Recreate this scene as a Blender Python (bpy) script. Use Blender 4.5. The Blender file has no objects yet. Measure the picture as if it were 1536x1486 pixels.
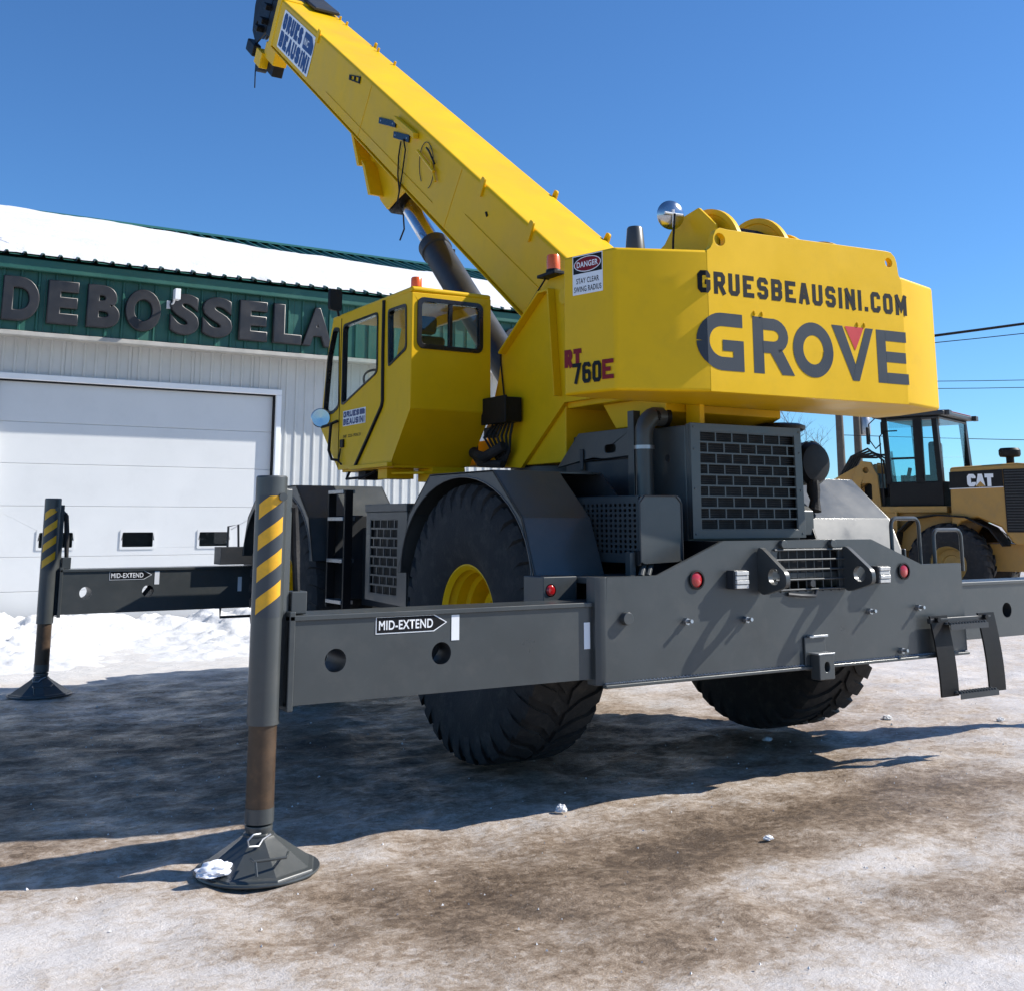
import bpy, bmesh, math, random
from mathutils import Vector, Matrix, noise
from mathutils.geometry import tessellate_polygon
random.seed(7)
sc = bpy.context.scene
COL = sc.collection
R = math.radians

# ------------------------------------------------------------------ camera
yaw, pit = -0.54976, 0.17720
fw = Vector((-math.sin(yaw)*math.cos(pit), math.cos(yaw)*math.cos(pit), math.sin(pit)))
rt = Vector((math.cos(yaw), math.sin(yaw), 0)); up = rt.cross(fw)
cd = bpy.data.cameras.new('camera'); cam = bpy.data.objects.new('camera', cd); COL.objects.link(cam)
cam.matrix_world = Matrix(((rt.x, up.x, -fw.x, -5.1704), (rt.y, up.y, -fw.y, -6.5031), (rt.z, up.z, -fw.z, 1.5445), (0, 0, 0, 1)))
cd.sensor_width = 36; cd.lens = 1658.04/1536*36; cd.shift_y = -(743-485.5)/1536; cd.clip_end = 3000
sc.camera = cam
# ------------------------------------------------------------------ sky, sun, exposure
SUN = Vector((.55, -.21, .46)).normalized()
el = math.asin(SUN.z); az = math.atan2(SUN.x, SUN.y)
w = bpy.data.worlds.new('World'); sc.world = w; w.use_nodes = True
nt = w.node_tree; bg = nt.nodes['Background']
sky = nt.nodes.new('ShaderNodeTexSky'); sky.sky_type = 'NISHITA'; sky.sun_disc = False
sky.sun_elevation = el; sky.sun_rotation = az; sky.altitude = 300; sky.air_density = 1.0; sky.dust_density = 0.15; sky.ozone_density = 3.0
tint = nt.nodes.new('ShaderNodeMix'); tint.data_type = 'RGBA'; tint.blend_type = 'MULTIPLY'; tint.inputs[0].default_value = 1; tint.inputs[7].default_value = (.50, .82, 1.13, 1)
nt.links.new(sky.outputs[0], tint.inputs[6]); nt.links.new(tint.outputs[2], bg.inputs[0]); bg.inputs[1].default_value = 0.089
sd = bpy.data.lights.new('sun', 'SUN'); sd.energy = 4.7; sd.angle = R(.53); sd.color = (1, .955, .88)
sun = bpy.data.objects.new('sun', sd); COL.objects.link(sun); sun.location = (12, -6, 14)
sun.rotation_euler = (-SUN).to_track_quat('-Z', 'Y').to_euler()
vs = sc.view_settings; vs.view_transform = 'Standard'; vs.look = 'None'; vs.gamma = 1; vs.use_curve_mapping = False; vs.exposure = 0.64
sc.cycles.max_bounces = 6; sc.cycles.transparent_max_bounces = 16; sc.cycles.use_denoising = True

# ------------------------------------------------------------------ materials
MAT = {}
def newmat(name):
    m = bpy.data.materials.new(name); m.use_nodes = True; MAT[name] = m
    return m, m.node_tree.nodes, m.node_tree.links, m.node_tree.nodes['Principled BSDF']
def paint(name, col, rough=.4, metal=0, var=.12, scale=3, bump=0, bscale=60, coat=0, dirt=None, dirt_amt=.5, spec=.5):
    m, N, L, b = newmat(name)
    tc = N.new('ShaderNodeTexCoord')
    n1 = N.new('ShaderNodeTexNoise'); n1.inputs['Scale'].default_value = scale; n1.inputs['Detail'].default_value = 7; n1.inputs['Roughness'].default_value = .62
    L.new(tc.outputs['Object'], n1.inputs['Vector'])
    mr = N.new('ShaderNodeMapRange'); mr.inputs[1].default_value = .3; mr.inputs[2].default_value = .7; mr.inputs[3].default_value = 1-var; mr.inputs[4].default_value = 1+var
    L.new(n1.outputs[0], mr.inputs[0])
    mx = N.new('ShaderNodeMix'); mx.data_type = 'RGBA'; mx.blend_type = 'MULTIPLY'; mx.inputs[0].default_value = 1
    mx.inputs[6].default_value = (*col, 1); L.new(mr.outputs[0], mx.inputs[7])
    out = mx.outputs[2]
    if dirt:
        n2 = N.new('ShaderNodeTexNoise'); n2.inputs['Scale'].default_value = scale*2.3; n2.inputs['Detail'].default_value = 9; n2.inputs['Roughness'].default_value = .7
        L.new(tc.outputs['Object'], n2.inputs['Vector'])
        r2 = N.new('ShaderNodeMapRange'); r2.inputs[1].default_value = .5; r2.inputs[2].default_value = .78; r2.inputs[4].default_value = dirt_amt
        L.new(n2.outputs[0], r2.inputs[0])
        m2 = N.new('ShaderNodeMix'); m2.data_type = 'RGBA'; L.new(r2.outputs[0], m2.inputs[0]); L.new(out, m2.inputs[6]); m2.inputs[7].default_value = (*dirt, 1)
        out = m2.outputs[2]
    L.new(out, b.inputs['Base Color'])
    rr = N.new('ShaderNodeMapRange'); rr.inputs[1].default_value = .3; rr.inputs[2].default_value = .7; rr.inputs[3].default_value = max(.02, rough-.09); rr.inputs[4].default_value = min(1, rough+.12)
    L.new(n1.outputs[0], rr.inputs[0]); L.new(rr.outputs[0], b.inputs['Roughness'])
    b.inputs['Metallic'].default_value = metal; b.inputs['Specular IOR Level'].default_value = spec
    if coat: b.inputs['Coat Weight'].default_value = coat; b.inputs['Coat Roughness'].default_value = .12
    if bump:
        n3 = N.new('ShaderNodeTexNoise'); n3.inputs['Scale'].default_value = bscale; n3.inputs['Detail'].default_value = 5
        L.new(tc.outputs['Object'], n3.inputs['Vector'])
        bp = N.new('ShaderNodeBump'); bp.inputs['Strength'].default_value = bump; bp.inputs['Distance'].default_value = .01
        L.new(n3.outputs[0], bp.inputs['Height']); L.new(bp.outputs[0], b.inputs['Normal'])
    return m
paint('yellow', (.78, .462, .003), .42, var=.06, scale=2, bump=.04, bscale=7, coat=.05, dirt=(.47, .30, .02), dirt_amt=.22, spec=.2)
paint('grey', (.050, .056, .057), .36, var=.12, scale=2.5, bump=.05, bscale=9, coat=.15, dirt=(.095, .092, .085), dirt_amt=.4)
paint('dark_grey', (.026, .029, .033), .45, var=.15, scale=3, dirt=(.09, .08, .07), dirt_amt=.35)
paint('black', (.009, .009, .010), .5, var=.2, scale=5, dirt=(.03, .028, .025), dirt_amt=.3, spec=.22)
paint('black_gloss', (.008, .008, .01), .25)
paint('rubber', (.015, .015, .016), .8, var=.25, scale=4, bump=.3, bscale=70, dirt=(.075, .067, .058), dirt_amt=.6)
paint('rust_steel', (.075, .048, .03), .48, metal=.35, var=.3, scale=9, dirt=(.16, .09, .045), dirt_amt=.5)
paint('chrome', (.50, .52, .55), .18, metal=1, var=.05, scale=8)
paint('steel', (.42, .43, .44), .35, metal=.8, var=.15, scale=12, dirt=(.2, .2, .2), dirt_amt=.4)
paint('decal_white', (.82, .83, .84), .45, var=.05)
paint('decal_black', (.008, .008, .009), .5, var=.1, spec=.2)
paint('decal_grey', (.046, .056, .068), .5, var=.05, spec=.2)
paint('decal_red', (.55, .035, .03), .4, var=.08)
paint('decal_maroon', (.22, .010, .018), .5, var=.08, spec=.2)
paint('decal_blue', (.022, .05, .17), .4, var=.08)
paint('tape_yellow', (.78, .40, .012), .4, var=.12, scale=14, dirt=(.3, .2, .05), dirt_amt=.3)
paint('tape_dark', (.045, .052, .06), .42, var=.1)
paint('red_lens', (.42, .012, .014), .18, var=.1, coat=.6)
paint('amber_lens', (.85, .13, .012), .22, var=.1, coat=.5)
paint('clear_lens', (.52, .52, .50), .15, var=.15, scale=30, coat=.5)
paint('green_metal', (.018, .098, .073), .42, var=.10, scale=2, dirt=(.06, .17, .14), dirt_amt=.3)
paint('white_siding', (.54, .55, .54), .5, var=.07, scale=1.5, bump=.04, bscale=5, dirt=(.46, .46, .44), dirt_amt=.4)
paint('door_white', (.65, .655, .65), .5, var=.03, scale=1, bump=.03, bscale=3, dirt=(.52, .525, .52), dirt_amt=.3)
paint('trim_beige', (.42, .40, .36), .6, var=.15, scale=4)
paint('letter_plastic', (.014, .014, .017), .42, var=.35, scale=3, dirt=(.05, .05, .053), dirt_amt=.35)
paint('snow', (.63, .635, .645), .8, var=.06, scale=3, bump=1.0, bscale=14, dirt=(.50, .47, .43), dirt_amt=.35)
paint('cat_yellow', (.40, .225, .052), .5, var=.12, scale=3, dirt=(.25, .17, .08), dirt_amt=.5)
paint('tan_rim', (.42, .27, .08), .6, var=.2, scale=5)
paint('pole_wood', (.10, .085, .07), .85, var=.3, scale=5)
paint('bark', (.10, .075, .06), .9, var=.2)
paint('seat_fabric', (.03, .03, .033), .9, var=.2)
paint('paper_white', (.74, .76, .82), .8, var=.12, scale=20)
def glass(name, tint, refl=.09):
    m, N, L, b = newmat(name); N.remove(b)
    t = N.new('ShaderNodeBsdfTransparent'); t.inputs[0].default_value = (*tint, 1)
    g = N.new('ShaderNodeBsdfGlossy'); g.inputs['Roughness'].default_value = .02; g.inputs[0].default_value = (.9, .95, .95, 1)
    lw_ = N.new('ShaderNodeLayerWeight'); lw_.inputs[0].default_value = .5
    pw = N.new('ShaderNodeMath'); pw.operation = 'POWER'; pw.inputs[1].default_value = 5; L.new(lw_.outputs['Facing'], pw.inputs[0])
    f = N.new('ShaderNodeMath'); f.operation = 'MULTIPLY_ADD'; f.inputs[1].default_value = .6; f.inputs[2].default_value = .035; L.new(pw.outputs[0], f.inputs[0])
    mx = N.new('ShaderNodeMixShader'); L.new(f.outputs[0], mx.inputs[0]); L.new(t.outputs[0], mx.inputs[1]); L.new(g.outputs[0], mx.inputs[2])
    L.new(mx.outputs[0], N['Material Output'].inputs[0])
glass('glass', (.96, .99, .98)); glass('glass_dark', (.84, .89, .89)); glass('glass_blue', (.72, .90, .93))
# ground: trodden snow and ice with sand and dirt. attribute "dirt" 0 = clean, 1 = bare brown, raised too to deepen the crane's shadow; "snow" 1 = loose snow
m, N, L, b = newmat('ground')
tc = N.new('ShaderNodeTexCoord')
def nz(scale, detail=8, rough=.65, sx=1, sy=1):
    mp = N.new('ShaderNodeMapping'); mp.inputs['Scale'].default_value = (sx, sy, 1); L.new(tc.outputs['Object'], mp.inputs[0])
    n = N.new('ShaderNodeTexNoise'); n.inputs['Scale'].default_value = scale; n.inputs['Detail'].default_value = detail; n.inputs['Roughness'].default_value = rough
    L.new(mp.outputs[0], n.inputs['Vector']); return n.outputs[0]
def math_(op, a, bb, clamp=False):
    n = N.new('ShaderNodeMath'); n.operation = op; n.use_clamp = clamp
    for i, v in enumerate((a, bb)):
        if isinstance(v, (int, float)): n.inputs[i].default_value = v
        else: L.new(v, n.inputs[i])
    return n.outputs[0]
def ramp(fac, stops):
    r = N.new('ShaderNodeValToRGB'); e = r.color_ramp.elements
    while len(e) < len(stops): e.new(.5)
    for i, (p, c) in enumerate(stops): e[i].position = p; e[i].color = (*c, 1)
    L.new(fac, r.inputs[0]); return r.outputs[0]
at = N.new('ShaderNodeAttribute'); at.attribute_name = 'dirt'
n1 = nz(2.3, 9, .70, .9, 1.15); n2 = nz(24, 7, .74, .95, 1.15); n3 = nz(110, 4, .7)
nm_ = nz(7.5, 7, .70, .95, 1.2)
v = math_('ADD', at.outputs['Fac'], math_('MULTIPLY', math_('SUBTRACT', n1, .5), 1.15))
v = math_('ADD', v, math_('MULTIPLY', math_('SUBTRACT', nm_, .5), .8))
v = math_('ADD', v, math_('MULTIPLY', math_('SUBTRACT', n2, .5), .8))
vo = N.new('ShaderNodeTexVoronoi'); vo.inputs['Scale'].default_value = 34; vo.inputs['Randomness'].default_value = 1; L.new(tc.outputs['Object'], vo.inputs['Vector'])
vsep = N.new('ShaderNodeSeparateColor'); L.new(vo.outputs['Color'], vsep.inputs[0])
v = math_('ADD', v, math_('MULTIPLY', math_('SUBTRACT', vsep.outputs[0], .5), .16))
v = math_('ADD', v, math_('MULTIPLY', math_('SUBTRACT', n3, .5), .5), True)
colr = ramp(v, [(0, (.64, .60, .57)), (.24, (.56, .505, .455)), (.42, (.45, .38, .315)), (.58, (.325, .253, .19)), (.78, (.195, .14, .094)), (1, (.09, .062, .041))])
fl = nz(75, 4, .65); fleck = ramp(fl, [(0, (0, 0, 0)), (.66, (0, 0, 0)), (.70, (1, 1, 1)), (1, (1, 1, 1))])
mxf = N.new('ShaderNodeMix'); mxf.data_type = 'RGBA'; L.new(math_('MULTIPLY', fleck, .55), mxf.inputs[0]); L.new(colr, mxf.inputs[6]); mxf.inputs[7].default_value = (.72, .71, .70, 1)
dk = nz(55, 5, .65); dkf = ramp(dk, [(0, (1, 1, 1)), (.30, (1, 1, 1)), (.335, (0, 0, 0)), (1, (0, 0, 0))])
mxd = N.new('ShaderNodeMix'); mxd.data_type = 'RGBA'; L.new(math_('MULTIPLY', dkf, .7), mxd.inputs[0]); L.new(mxf.outputs[2], mxd.inputs[6]); mxd.inputs[7].default_value = (.07, .055, .045, 1)
as_ = N.new('ShaderNodeAttribute'); as_.attribute_name = 'snow'
mxs = N.new('ShaderNodeMix'); mxs.data_type = 'RGBA'; L.new(as_.outputs['Fac'], mxs.inputs[0]); L.new(mxd.outputs[2], mxs.inputs[6]); mxs.inputs[7].default_value = (.62, .61, .60, 1)
L.new(mxs.outputs[2], b.inputs['Base Color'])
rg = N.new('ShaderNodeMapRange'); L.new(n1, rg.inputs[0]); rg.inputs[1].default_value = .35; rg.inputs[2].default_value = .65; rg.inputs[3].default_value = .22; rg.inputs[4].default_value = .70
L.new(rg.outputs[0], b.inputs['Roughness']); b.inputs['Specular IOR Level'].default_value = .35
hh = math_('ADD', math_('MULTIPLY', n2, .7), math_('MULTIPLY', n3, .3))
rip = nz(24, 3, .55, .5, 1.7); hh = math_('ADD', hh, math_('MULTIPLY', rip, .35))
bp = N.new('ShaderNodeBump'); bp.inputs['Strength'].default_value = .7; bp.inputs['Distance'].default_value = .02; L.new(hh, bp.inputs['Height']); L.new(bp.outputs[0], b.inputs['Normal'])

# ------------------------------------------------------------------ mesh helpers
X, Y, Z = Vector((1, 0, 0)), Vector((0, 1, 0)), Vector((0, 0, 1))
def circle(cx, cy, r, n=24, ry=None, a0=0):
    return [(cx+r*math.cos(a0+2*math.pi*i/n), cy+(ry or r)*math.sin(a0+2*math.pi*i/n)) for i in range(n)]
def rrect(x0, y0, x1, y1, r, n=5):
    o = []
    for cx, cy, a in ((x1-r, y1-r, 0), (x0+r, y1-r, 90), (x0+r, y0+r, 180), (x1-r, y0+r, 270)):
        for i in range(n+1):
            t = R(a+90*i/n); o.append((cx+r*math.cos(t), cy+r*math.sin(t)))
    return o
def rpoly(pts, r, n=4):
    o = []; k = len(pts)
    for i in range(k):
        p = Vector(pts[i]); a = (Vector(pts[i-1])-p); c = (Vector(pts[(i+1) % k])-p)
        ra = min(r, a.length*.45, c.length*.45); pa = p+a.normalized()*ra; pc = p+c.normalized()*ra
        for j in range(n+1):
            t = j/n; q = pa*(1-t)**2+p*2*t*(1-t)+pc*t*t; o.append((q.x, q.y))
    return o
class MB:
    def __init__(s): s.v = []; s.f = []
    def add(s, vs, fs):
        o = len(s.v); s.v += [tuple(x) for x in vs]; s.f += [tuple(i+o for i in f) for f in fs]; return s
    def box(s, x0, x1, y0, y1, z0, z1):
        return s.add([(x, y, z) for x in (x0, x1) for y in (y0, y1) for z in (z0, z1)], [(0, 1, 3, 2), (4, 6, 7, 5), (0, 4, 5, 1), (2, 3, 7, 6), (0, 2, 6, 4), (1, 5, 7, 3)])
    def plate(s, outer, holes=(), O=(0, 0, 0), U=X, V=Z, W=Y, t0=0, t1=.01):
        O, U, V, W = Vector(O), Vector(U), Vector(V), Vector(W)
        loops = [outer]+list(holes); flat = [p for l in loops for p in l]; n = len(flat)
        if holes or len(outer) > 4: tris = tessellate_polygon([[Vector((p[0], p[1], 0)) for p in l] for l in loops])
        else: tris = [tuple(range(n))]
        vs = [O+U*p[0]+V*p[1]+W*t0 for p in flat]+[O+U*p[0]+V*p[1]+W*t1 for p in flat]
        fs = [tuple(t) for t in tris]+[tuple(i+n for i in reversed(t)) for t in tris]; k = 0
        for l in loops:
            m_ = len(l)
            for i in range(m_): a, c = k+i, k+(i+1) % m_; fs.append((a, c, c+n, a+n))
            k += m_
        return s.add(vs, fs)
    def prism(s, pts, axis, a0, a1, holes=()):
        U, V, W = {'x': (Y, Z, X), 'y': (X, Z, Y), 'z': (X, Y, Z)}[axis]
        return s.plate(pts, holes, (0, 0, 0), U, V, W, a0, a1)
    def lathe(s, prof, O, A, n=32, closed=False, arc=(0, 360), cap=True):
        O, A = Vector(O), Vector(A).normalized(); B = A.orthogonal().normalized(); C = A.cross(B); vs = []; fs = []; k = len(prof)
        full = abs(arc[1]-arc[0]) >= 359.9; m_ = n if full else n+1
        for i in range(m_):
            a = R(arc[0]+(arc[1]-arc[0])*i/n); d = B*math.cos(a)+C*math.sin(a)
            for r, h in prof: vs.append(O+A*h+d*r)
        for i in range(n):
            i2 = (i+1) % m_
            for j in range(k if closed else k-1):
                j2 = (j+1) % k; fs.append((i*k+j, i2*k+j, i2*k+j2, i*k+j2))
        if not closed and cap:
            for j in (0, k-1):
                if prof[j][0] > 1e-4: fs.append(tuple(i*k+j for i in range(m_)))
        return s.add(vs, fs)
    def cyl(s, p0, p1, r0, r1=None, n=16):
        p0, p1 = Vector(p0), Vector(p1); h = (p1-p0).length
        return s.lathe([(r0, 0), (r1 if r1 is not None else r0, h)], p0, p1-p0, n)
    def tube(s, path, r, n=8, rads=None):
        P = [Vector(p) for p in path]; vs = []; fs = []; up_ = None
        for i, p in enumerate(P):
            d = (P[min(i+1, len(P)-1)]-P[max(i-1, 0)]).normalized()
            if up_ is None: up_ = d.orthogonal().normalized()
            up_ = (up_-d*up_.dot(d)).normalized(); c = d.cross(up_); rr = rads[i] if rads else r
            for k in range(n): a = 2*math.pi*k/n; vs.append(p+(up_*math.cos(a)+c*math.sin(a))*rr)
        for i in range(len(P)-1):
            for k in range(n): k2 = (k+1) % n; fs.append((i*n+k, i*n+k2, (i+1)*n+k2, (i+1)*n+k))
        fs += [tuple(range(n)), tuple((len(P)-1)*n+k for k in range(n))]
        return s.add(vs, fs)
    def shell(s, line, axis, a0, a1, t):   # polyline with thickness (towards the right-hand normal), extruded along axis
        pts = [Vector(p) for p in line]; off = []
        for i, p in enumerate(pts):
            d1 = (p-pts[i-1]).normalized() if i else (pts[1]-p).normalized()
            d2 = (pts[i+1]-p).normalized() if i < len(pts)-1 else d1
            n_ = Vector((d1.y+d2.y, -d1.x-d2.x)).normalized(); c = max(.3, n_.dot(Vector((d1.y, -d1.x)))); off.append(p+n_*t/c)
        for i in range(len(pts)-1): s.prism([pts[i][:], pts[i+1][:], off[i+1][:], off[i][:]], axis, a0, a1)
        return s
    def mesh(s, name, smooth=35):
        me = bpy.data.meshes.new(name); me.from_pydata(s.v, [], s.f)
        bm = bmesh.new(); bm.from_mesh(me); bmesh.ops.recalc_face_normals(bm, faces=bm.faces); bm.to_mesh(me); bm.free()
        if smooth:
            me.shade_smooth(); me.set_sharp_from_angle(angle=R(smooth))
        return me
    def obj(s, name, mat, parent=None, bevel=0, loc=None, smooth=35, seg=2):
        me = s.mesh(name, smooth); me.materials.append(MAT[mat]); return link(name, me, parent, bevel, loc, seg)
def link(name, me, parent=None, bevel=0, loc=None, seg=2):
    o = bpy.data.objects.new(name, me); COL.objects.link(o); o.parent = parent
    if loc: o.location = loc
    if bevel:
        m_ = o.modifiers.new('bevel', 'BEVEL'); m_.width = bevel; m_.segments = seg; m_.limit_method = 'ANGLE'; m_.angle_limit = R(40); m_.harden_normals = True
    return o
def tag(o, label=None, cat=None, group=None, kind=None):
    for k, v_ in (('label', label), ('category', cat), ('group', group), ('kind', kind)):
        if v_: o[k] = v_
    return o
def empty(name, label, cat, loc=(0, 0, 0), rz=0, group=None):
    o = bpy.data.objects.new(name, None); COL.objects.link(o); o.location = loc; o.rotation_euler = (0, 0, rz); o.empty_display_size = .3
    return tag(o, label, cat, group)
def dup(o, parent, loc=None, rz=None, keep=None):
    c = o.copy(); COL.objects.link(c); c.parent = parent
    if loc is not None: c.location = loc
    if rz is not None: c.rotation_euler = (0, 0, rz)
    for ch in list(o.children): dup(ch, c)
    return c
# stroke lettering ----------------------------------------------------------
e = .001
FONT = {
 'G': [[(1, .74), (1, .87), (.8, 1), (.2, 1), (0, .87), (0, .13), (.2, 0), (.8, 0), (1, .13), (1, .48), (.55, .48)]],
 'C': [[(1, .72), (1, .87), (.8, 1), (.2, 1), (0, .87), (0, .13), (.2, 0), (.8, 0), (1, .13), (1, .28)]],
 'R': [[(0, 0), (0, 1), (.8, 1), (1, .87), (1, .6), (.8, .46), (.0, .46)], [(.5, .46), (1, 0)]],
 'U': [[(0, 1), (0, .13), (.2, 0), (.8, 0), (1, .13), (1, 1)]],
 'E': [[(1, 1), (0, 1), (0, 0), (1, 0)], [(0, .5), (.85, .5)]],
 'S': [[(1, .76), (1, .87), (.8, 1), (.2, 1), (0, .87), (0, .63), (.2, .5), (.8, .5), (1, .37), (1, .13), (.8, 0), (.2, 0), (0, .13), (0, .24)]],
 'B': [[(0, 0), (0, 1), (.8, 1), (1, .87), (1, .64), (.8, .52), (0, .52)], [(.8, .52), (1, .4), (1, .13), (.8, 0), (0, 0)]],
 'A': [[(0, 0), (.40, 1), (.60, 1), (1, 0)], [(.2, .3), (.8, .3)]],
 'I': [[(.5, 0), (.5, 1)]], '.': [[(.5, 0), (.5, .1)]],
 'N': [[(0, 0), (0, 1)], [(1, 0), (1, 1)], [(0, 1), (1, 0)]],
 'M': [[(0, 0), (0, 1)], [(1, 0), (1, 1)], [(0, 1), (.5, .3), (1, 1)]],
 'O': [[(.2, 0), (0, .13), (0, .87), (.2, 1), (.8, 1), (1, .87), (1, .13), (.8, 0), (.2, 0)]],
 '0': [[(.2, 0), (0, .13), (0, .87), (.2, 1), (.8, 1), (1, .87), (1, .13), (.8, 0), (.2, 0)]],
 'T': [[(0, 1), (1, 1)], [(.5, 1), (.5, 0)]], '7': [[(0, 1), (1, 1), (.35, 0)]],
 '6': [[(1, .82), (1, .87), (.8, 1), (.2, 1), (0, .87), (0, .13), (.2, 0), (.8, 0), (1, .13), (1, .43), (.8, .56), (0, .56)]],
}
def strip(mb, pts, t, W0, place):    # thick polyline, place(u, v, w) -> point
    P = [Vector(p) for p in pts]; n = len(P); closed = (P[0]-P[-1]).length < 1e-6; Lp, Rp = [], []
    for i in range(n):
        if closed and i in (0, n-1): d1, d2 = (P[0]-P[n-2]).normalized(), (P[1]-P[0]).normalized()
        else:
            d1 = (P[i]-P[i-1]).normalized() if i else (P[1]-P[0]).normalized()
            d2 = (P[i+1]-P[i]).normalized() if i < n-1 else d1
        nn = Vector((-d1.y-d2.y, d1.x+d2.x)).normalized(); k = t/2/max(.35, nn.dot(Vector((-d1.y, d1.x)))); Lp.append(P[i]+nn*k); Rp.append(P[i]-nn*k)
    for i in range(n-1):
        mb.add([place(q.x, q.y, W0+i*.00004) for q in (Lp[i], Rp[i], Rp[i+1], Lp[i+1])], [(0, 1, 2, 3)])
def word(mb, s, u0, u1, v0, v1, t, place, gap=.3, narrow=.42):
    ws = [narrow if c in 'I.' else (1.18 if c == 'M' else 1) for c in s]; tot = sum(ws)+gap*(len(s)-1); k = (u1-u0)/tot; u = u0
    for c, wd in zip(s, ws):
        a0, a1 = (u+t/2, u+wd*k-t/2); b0, b1 = v0+t/2, v1-t/2
        if c == '.': strip(mb, [((a0+a1)/2, v0), ((a0+a1)/2, v0+t)], t, 0, place)
        else:
            for i, st in enumerate(FONT[c]):
                q = []
                for x_, y_ in st: q.append(Vector((a0+(a1-a0)*x_, b0+(b1-b0)*y_)))
                if st[0] != st[-1]:
                    for k_, kn in ((0, 1), (-1, -2)):
                        dv = (q[k_]-q[kn]).normalized(); ex_, ey_ = st[k_]
                        if abs(dv.x) < .01 and ey_ in (0, 1): q[k_] = q[k_]+dv*t/2
                        elif abs(dv.y) < .01 and ey_ in (0, 1): q[k_] = q[k_]+dv*t/2
                        elif abs(dv.x) >= .01 and abs(dv.y) >= .01 and ey_ in (0, 1): q[k_] = q[k_]+dv*(t/2)/abs(dv.y)
                strip(mb, q, t, i*.0004, place)
        u += wd*k+gap*k
def frame(O, U, V):
    O, U, V = Vector(O), Vector(U).normalized(), Vector(V).normalized(); W = U.cross(V)
    return lambda u, v_, w_=0: O+U*u+V*v_+W*w_
def fonttext(name, s, mat, parent, fr, u0, u1, v0, v1, bold=.02, depth=0, bevel=0):
    c = bpy.data.curves.new('text', 'FONT'); c.body = s; c.offset = bold; c.extrude = depth; c.bevel_depth = bevel; c.resolution_u = 6; c.space_character = 1.06
    if bevel: c.bevel_resolution = 2
    o = bpy.data.objects.new('text', c); COL.objects.link(o); dg = bpy.context.evaluated_depsgraph_get()
    me = bpy.data.meshes.new_from_object(o.evaluated_get(dg)); bpy.data.objects.remove(o); bpy.data.curves.remove(c)
    xs = [v_.co.x for v_ in me.vertices]; ys = [v_.co.y for v_ in me.vertices]; x0, x1, y0, y1 = min(xs), max(xs), min(ys), max(ys)
    for v_ in me.vertices:
        co = v_.co.copy(); v_.co = fr(u0+(co.x-x0)/(x1-x0)*(u1-u0), v0+(co.y-y0)/(y1-y0)*(v1-v0), co.z)
    me.materials.clear(); me.materials.append(MAT[mat]); me.name = name
    return link(name, me, parent)

# ================================================================== SETTING
def axis_pts(lo, hi, step, far):
    a = []; x = lo
    while x < hi: a.append(x); x += step
    a.append(hi); st = step
    for sgn, base in ((1, hi), (-1, lo)):
        x, st = base, step; ex = []
        while abs(x) < far: st *= 1.35; x += sgn*st; ex.append(x)
        a = (a+ex) if sgn > 0 else (ex[::-1]+a)
    return a
def blob(x, y, cx, cy, rx, ry, ang=0):
    dx, dy = x-cx, y-cy; c, s = math.cos(ang), math.sin(ang); u, v_ = (dx*c+dy*s)/rx, (-dx*s+dy*c)/ry
    return math.exp(-(u*u+v_*v_))
def fbm(x, y, z=0, o=5): return noise.fractal(Vector((x, y, z)), .9, 2.1, o)
def ss(a, b_, x): t = min(1, max(0, (x-a)/(b_-a))); return t*t*(3-2*t)
def dirt_shade_at(x, y):
    d = .35+.24*fbm(x*.7, y*.8, 3)
    d += .34*blob(x, y, -1.9, -2.3, 1.7, .55, .1)+.24*blob(x, y, .3, -2.0, 2.4, .5, -.05)+.2*blob(x, y, -3.1, -2.2, .8, .5)+.16*blob(x, y, -2.5, -3.0, 1., .35, .2)
    d -= .30*blob(x, y, -4.3, -2.3, .9, .8, .2)+.30*blob(x, y, -2.2, -3.6, 1.3, .42, -.2)+.25*blob(x, y, 2.2, -1.9, 1.2, .5)+.3*blob(x, y, -1.2, -2.65, .8, .18, -.1)+.2*blob(x, y, -4.1, -3.3, 1, .5)
    d += .22*blob(x, y, -1.0, -3.2, .8, .2)+.44*blob(x, y, -3.4, 1.4, 2.8, 2.0)+.3*blob(x, y, 0, 0, 3, 1.2)  # last two blobs: extra brown painted in to darken the crane's ground shadow
    d -= .22*ss(1.5, 4.5, x)+.10*ss(3, 6, y)
    for yc_, wd_ in ((-2.75, .16), (-3.35, .16), (-1.75, .14)):
        q_ = y-(yc_+.10*x+.12*math.sin(x*.6)); d += .13*math.exp(-(q_/wd_)**2)*(.6+.8*fbm(x*.8, yc_, 2))
    return d
gx = axis_pts(-8, 7, .06, 900); gy = axis_pts(-6.2, 7.5, .06, 900)
gv, gd, gs = [], [], []
for y in gy:
    for x in gx:
        near = 1-ss(10, 25, math.hypot(x, y)); z = 0
        if near > 0: z = near*(.014*fbm(x*.9, y*1.1)+.016*fbm(x*3.6, y*4.4, 5, 4)-.008*sum(math.exp(-((y-(yc_+.10*x+.12*math.sin(x*.6)))/.13)**2) for yc_ in (-2.75, -3.35, -1.75)))-.006
        gv.append((x, y, z))
        if near > 0:
            gd.append(dirt_shade_at(x, y)); n_ = .5*fbm(x*1.1, y*1.1, 9)
            gs.append(.85*ss(4.9, 5.9, y+n_*.7)*ss(3.2, 1.8, x+n_) if x < 6 else .0)
        else: gd.append(.40+.2*fbm(x*.1, y*.1)); gs.append(.12)
nx = len(gx); gf = [(j*nx+i, j*nx+i+1, (j+1)*nx+i+1, (j+1)*nx+i) for j in range(len(gy)-1) for i in range(nx-1)]
me = bpy.data.meshes.new('ground'); me.from_pydata(gv, [], gf); me.shade_smooth(); me.materials.append(MAT['ground'])
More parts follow.
